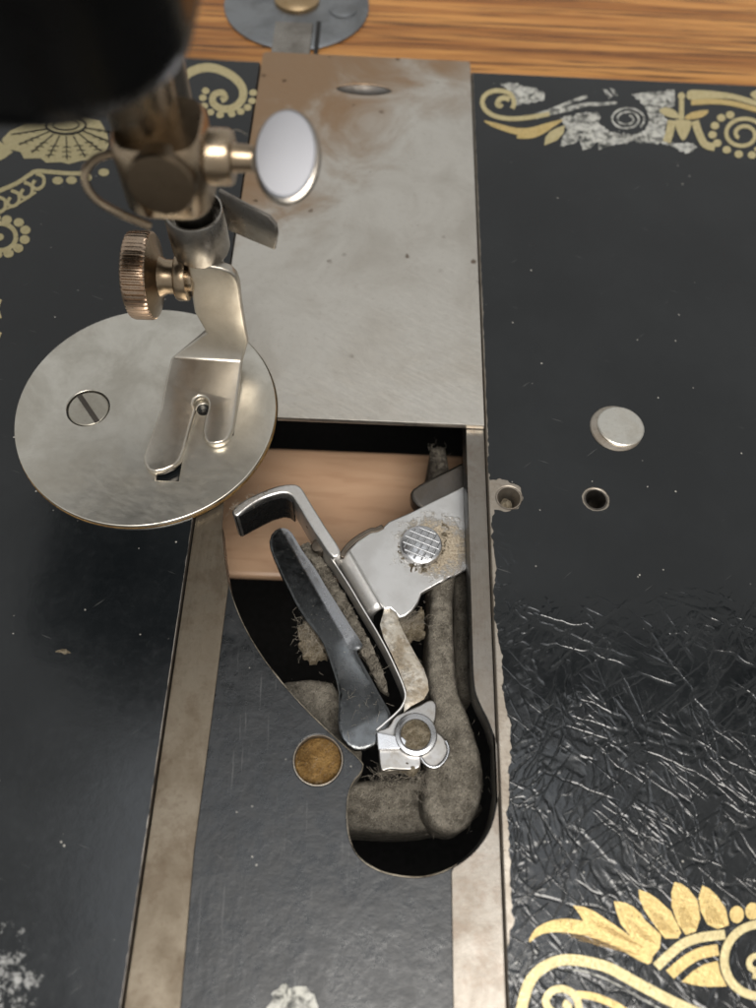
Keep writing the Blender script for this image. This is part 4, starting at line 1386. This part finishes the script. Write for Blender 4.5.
# ================================================================== LINT, HAIR, CRUMB
def fibres(name, spots, mat):
    vs, fs = [], []
    for (p, n_, spread, length) in spots:
        for _ in range(int(n_*2.5)):
            q = Vector(p) + Vector((random.gauss(0, spread), random.gauss(0, spread), random.uniform(-0.2, 0.35)))
            d = Vector((random.gauss(0, 1), random.gauss(0, 1), random.gauss(0.25, 0.6))).normalized()
            L = length*random.uniform(0.4, 1.2)
            wd = random.uniform(0.010, 0.020)
            prev = None
            for k in range(5):
                s_ = d.cross(Vector((0.3, 0.5, 0.8))).normalized()
                s2_ = d.cross(s_)
                o_ = len(vs)
                for a_ in range(3):
                    t = 2*math.pi*a_/3
                    vs.append(q + s_*wd*math.cos(t) + s2_*wd*math.sin(t))
                if prev is not None:
                    for a_ in range(3):
                        fs.append((prev + a_, prev + (a_ + 1) % 3, o_ + (a_ + 1) % 3, o_ + a_))
                prev = o_
                q = q + d*(L/4)
                d = (d + Vector((random.gauss(0, .45), random.gauss(0, .45), random.gauss(-0.05, .35)))).normalized()
    return mesh(name, vs, fs, mat, None, False, 'stuff')


def along(px, z, n_, spread, length):
    out = []
    for i in range(len(px) - 1):
        for k in range(4):
            t = k/4
            out.append((at(px[i][0] + (px[i + 1][0] - px[i][0])*t, px[i][1] + (px[i + 1][1] - px[i][1])*t, z), n_, spread, length))
    return out


# soft tufts caught on the mechanism
def tuft(pts_px, z, hgt, step_, seed, mat, rag=0.6):
    ol = ragged(xy(pts_px, z), rag, 0.25, seed)
    return pad('lint_tuft', ol, lambda x_, y_, d: z - 0.3 + hgt*(1 - math.exp(-d/0.6)) + 0.5*fbm(x_, y_, 1.1, seed) + 0.35*fbm(x_, y_, 3.2, seed + 4), z - 2.0, step_, mat, None, 60, 'stuff')


tufts = [
    ('grey lint tuft hanging in the dark gap left of the shuttle', tuft([(297, 628), (306, 620), (316, 624), (323, 640), (326, 655), (312, 660), (303, 655)], -9.0, 1.2, 0.35, 1.0, M_LINTB)),
    ('tan lint packed under the notched end of the carrier plate', tuft([(390, 616), (400, 620), (412, 616), (422, 606), (426, 620), (422, 636), (410, 642), (398, 634)], -8.6, 1.0, 0.35, 2.0, M_LINTB)),
    ('tan lint packed in the groove between shuttle and spring', tuft([(299, 545), (309, 541), (322, 556), (338, 582), (354, 610), (372, 644), (384, 672), (389, 694), (380, 688), (366, 660), (352, 640), (345, 618), (330, 592), (314, 566)], -9.2, 0.35, 0.35, 3.0, M_LINT, 0.15)),
    ('tan lint crusted round the cross-hatched screw', tuft([(396, 548), (402, 543), (404, 556), (412, 564), (424, 566), (436, 558), (441, 545), (440, 530), (446, 518), (452, 522), (449, 545), (440, 564), (425, 573), (410, 572), (400, 562)], -5.86, 0.28, 0.3, 4.0, M_LINTB)),
    ('pale lint under the spring clip', tuft([(398, 763), (406, 760), (418, 763), (420, 770), (408, 774), (398, 771)], -5.9, 0.7, 0.35, 5.0, M_LINTB)),
    ('lint crust along the tip of the hooked horn', tuft([(235, 507), (245, 500), (262, 493), (272, 490), (270, 495), (256, 500), (244, 507), (237, 512)], -3.75, 0.35, 0.3, 6.0, M_LINTB)),
]
for lab, o in tufts:
    tag(o, lab, 'lint')
spots = []
spots += along([(305, 625), (318, 655)], -8.2, 22, 0.8, 2.2)
spots += along([(395, 625), (422, 620)], -8.0, 22, 0.7, 1.8)
spots += along([(305, 552), (345, 612), (385, 690)], -8.0, 9, 0.5, 1.3)
spots += along([(380, 775), (415, 775), (425, 790)], -8.5, 12, 0.6, 1.8)
spots += along([(235, 508), (265, 492)], -3.4, 10, 0.4, 1.1)
spots += along([(400, 560), (440, 560), (450, 525)], -5.8, 9, 0.7, 0.9)
spots += along([(430, 600), (430, 680), (428, 770), (436, 826), (470, 820), (480, 780), (458, 680)], -8.8, 3, 0.8, 0.9)
spots += along([(445, 620), (445, 700), (455, 760), (450, 820)], -8.6, 2, 1.4, 0.7)
spots += along([(355, 790), (385, 786), (415, 790)], -16.4, 4, 1.5, 1.0)
spots += along([(300, 690), (325, 690), (335, 725)], -10.6, 3, 1.2, 0.8)
spots += along([(395, 650), (415, 690)], -6.3, 10, 0.5, 0.9)
spots += along([(355, 715), (376, 695)], -5.2, 2, 2.0, 1.6)
spots += along([(434, 447), (445, 470)], -11.8, 8, 0.6, 1.0)
spots += along([(420, 580), (445, 578)], -7.0, 8, 0.5, 1.4)
fb = fibres('lint_fibres', spots, M_FIBRE)
tag(fb, 'fine pale lint fibres clinging to the shuttle mechanism', 'lint')
# a stray hair beside the clamp disc and a crumb on the left bed
hairp = [at_y(205, 130, 80), at_y(218, 127, 79.5), at_y(228, 131, 79), at_y(238, 130, 79), at_y(247, 135, 78.5)]
ho = tube('stray_hair', catmull(hairp, 6), 0.05, M_FIBRE, None, 6)
tag(ho, 'single pale hair floating beside the silver thumb disc', 'hair')
cr = at(63, 652.5)
crm = pad('crumb', ragged(ring_catmull(xy([(55, 652), (60, 650), (66, 649), (71, 653), (68, 653.5), (64, 655), (61, 653)]), 2), 0.1, 0.2, 2.0), lambda x_, y_, d: 0.05 + 0.9*d, 0.0, 0.2, M_LINTB, None)
tag(crm, 'tiny tan crumb lying on the plain black bed', 'crumb')
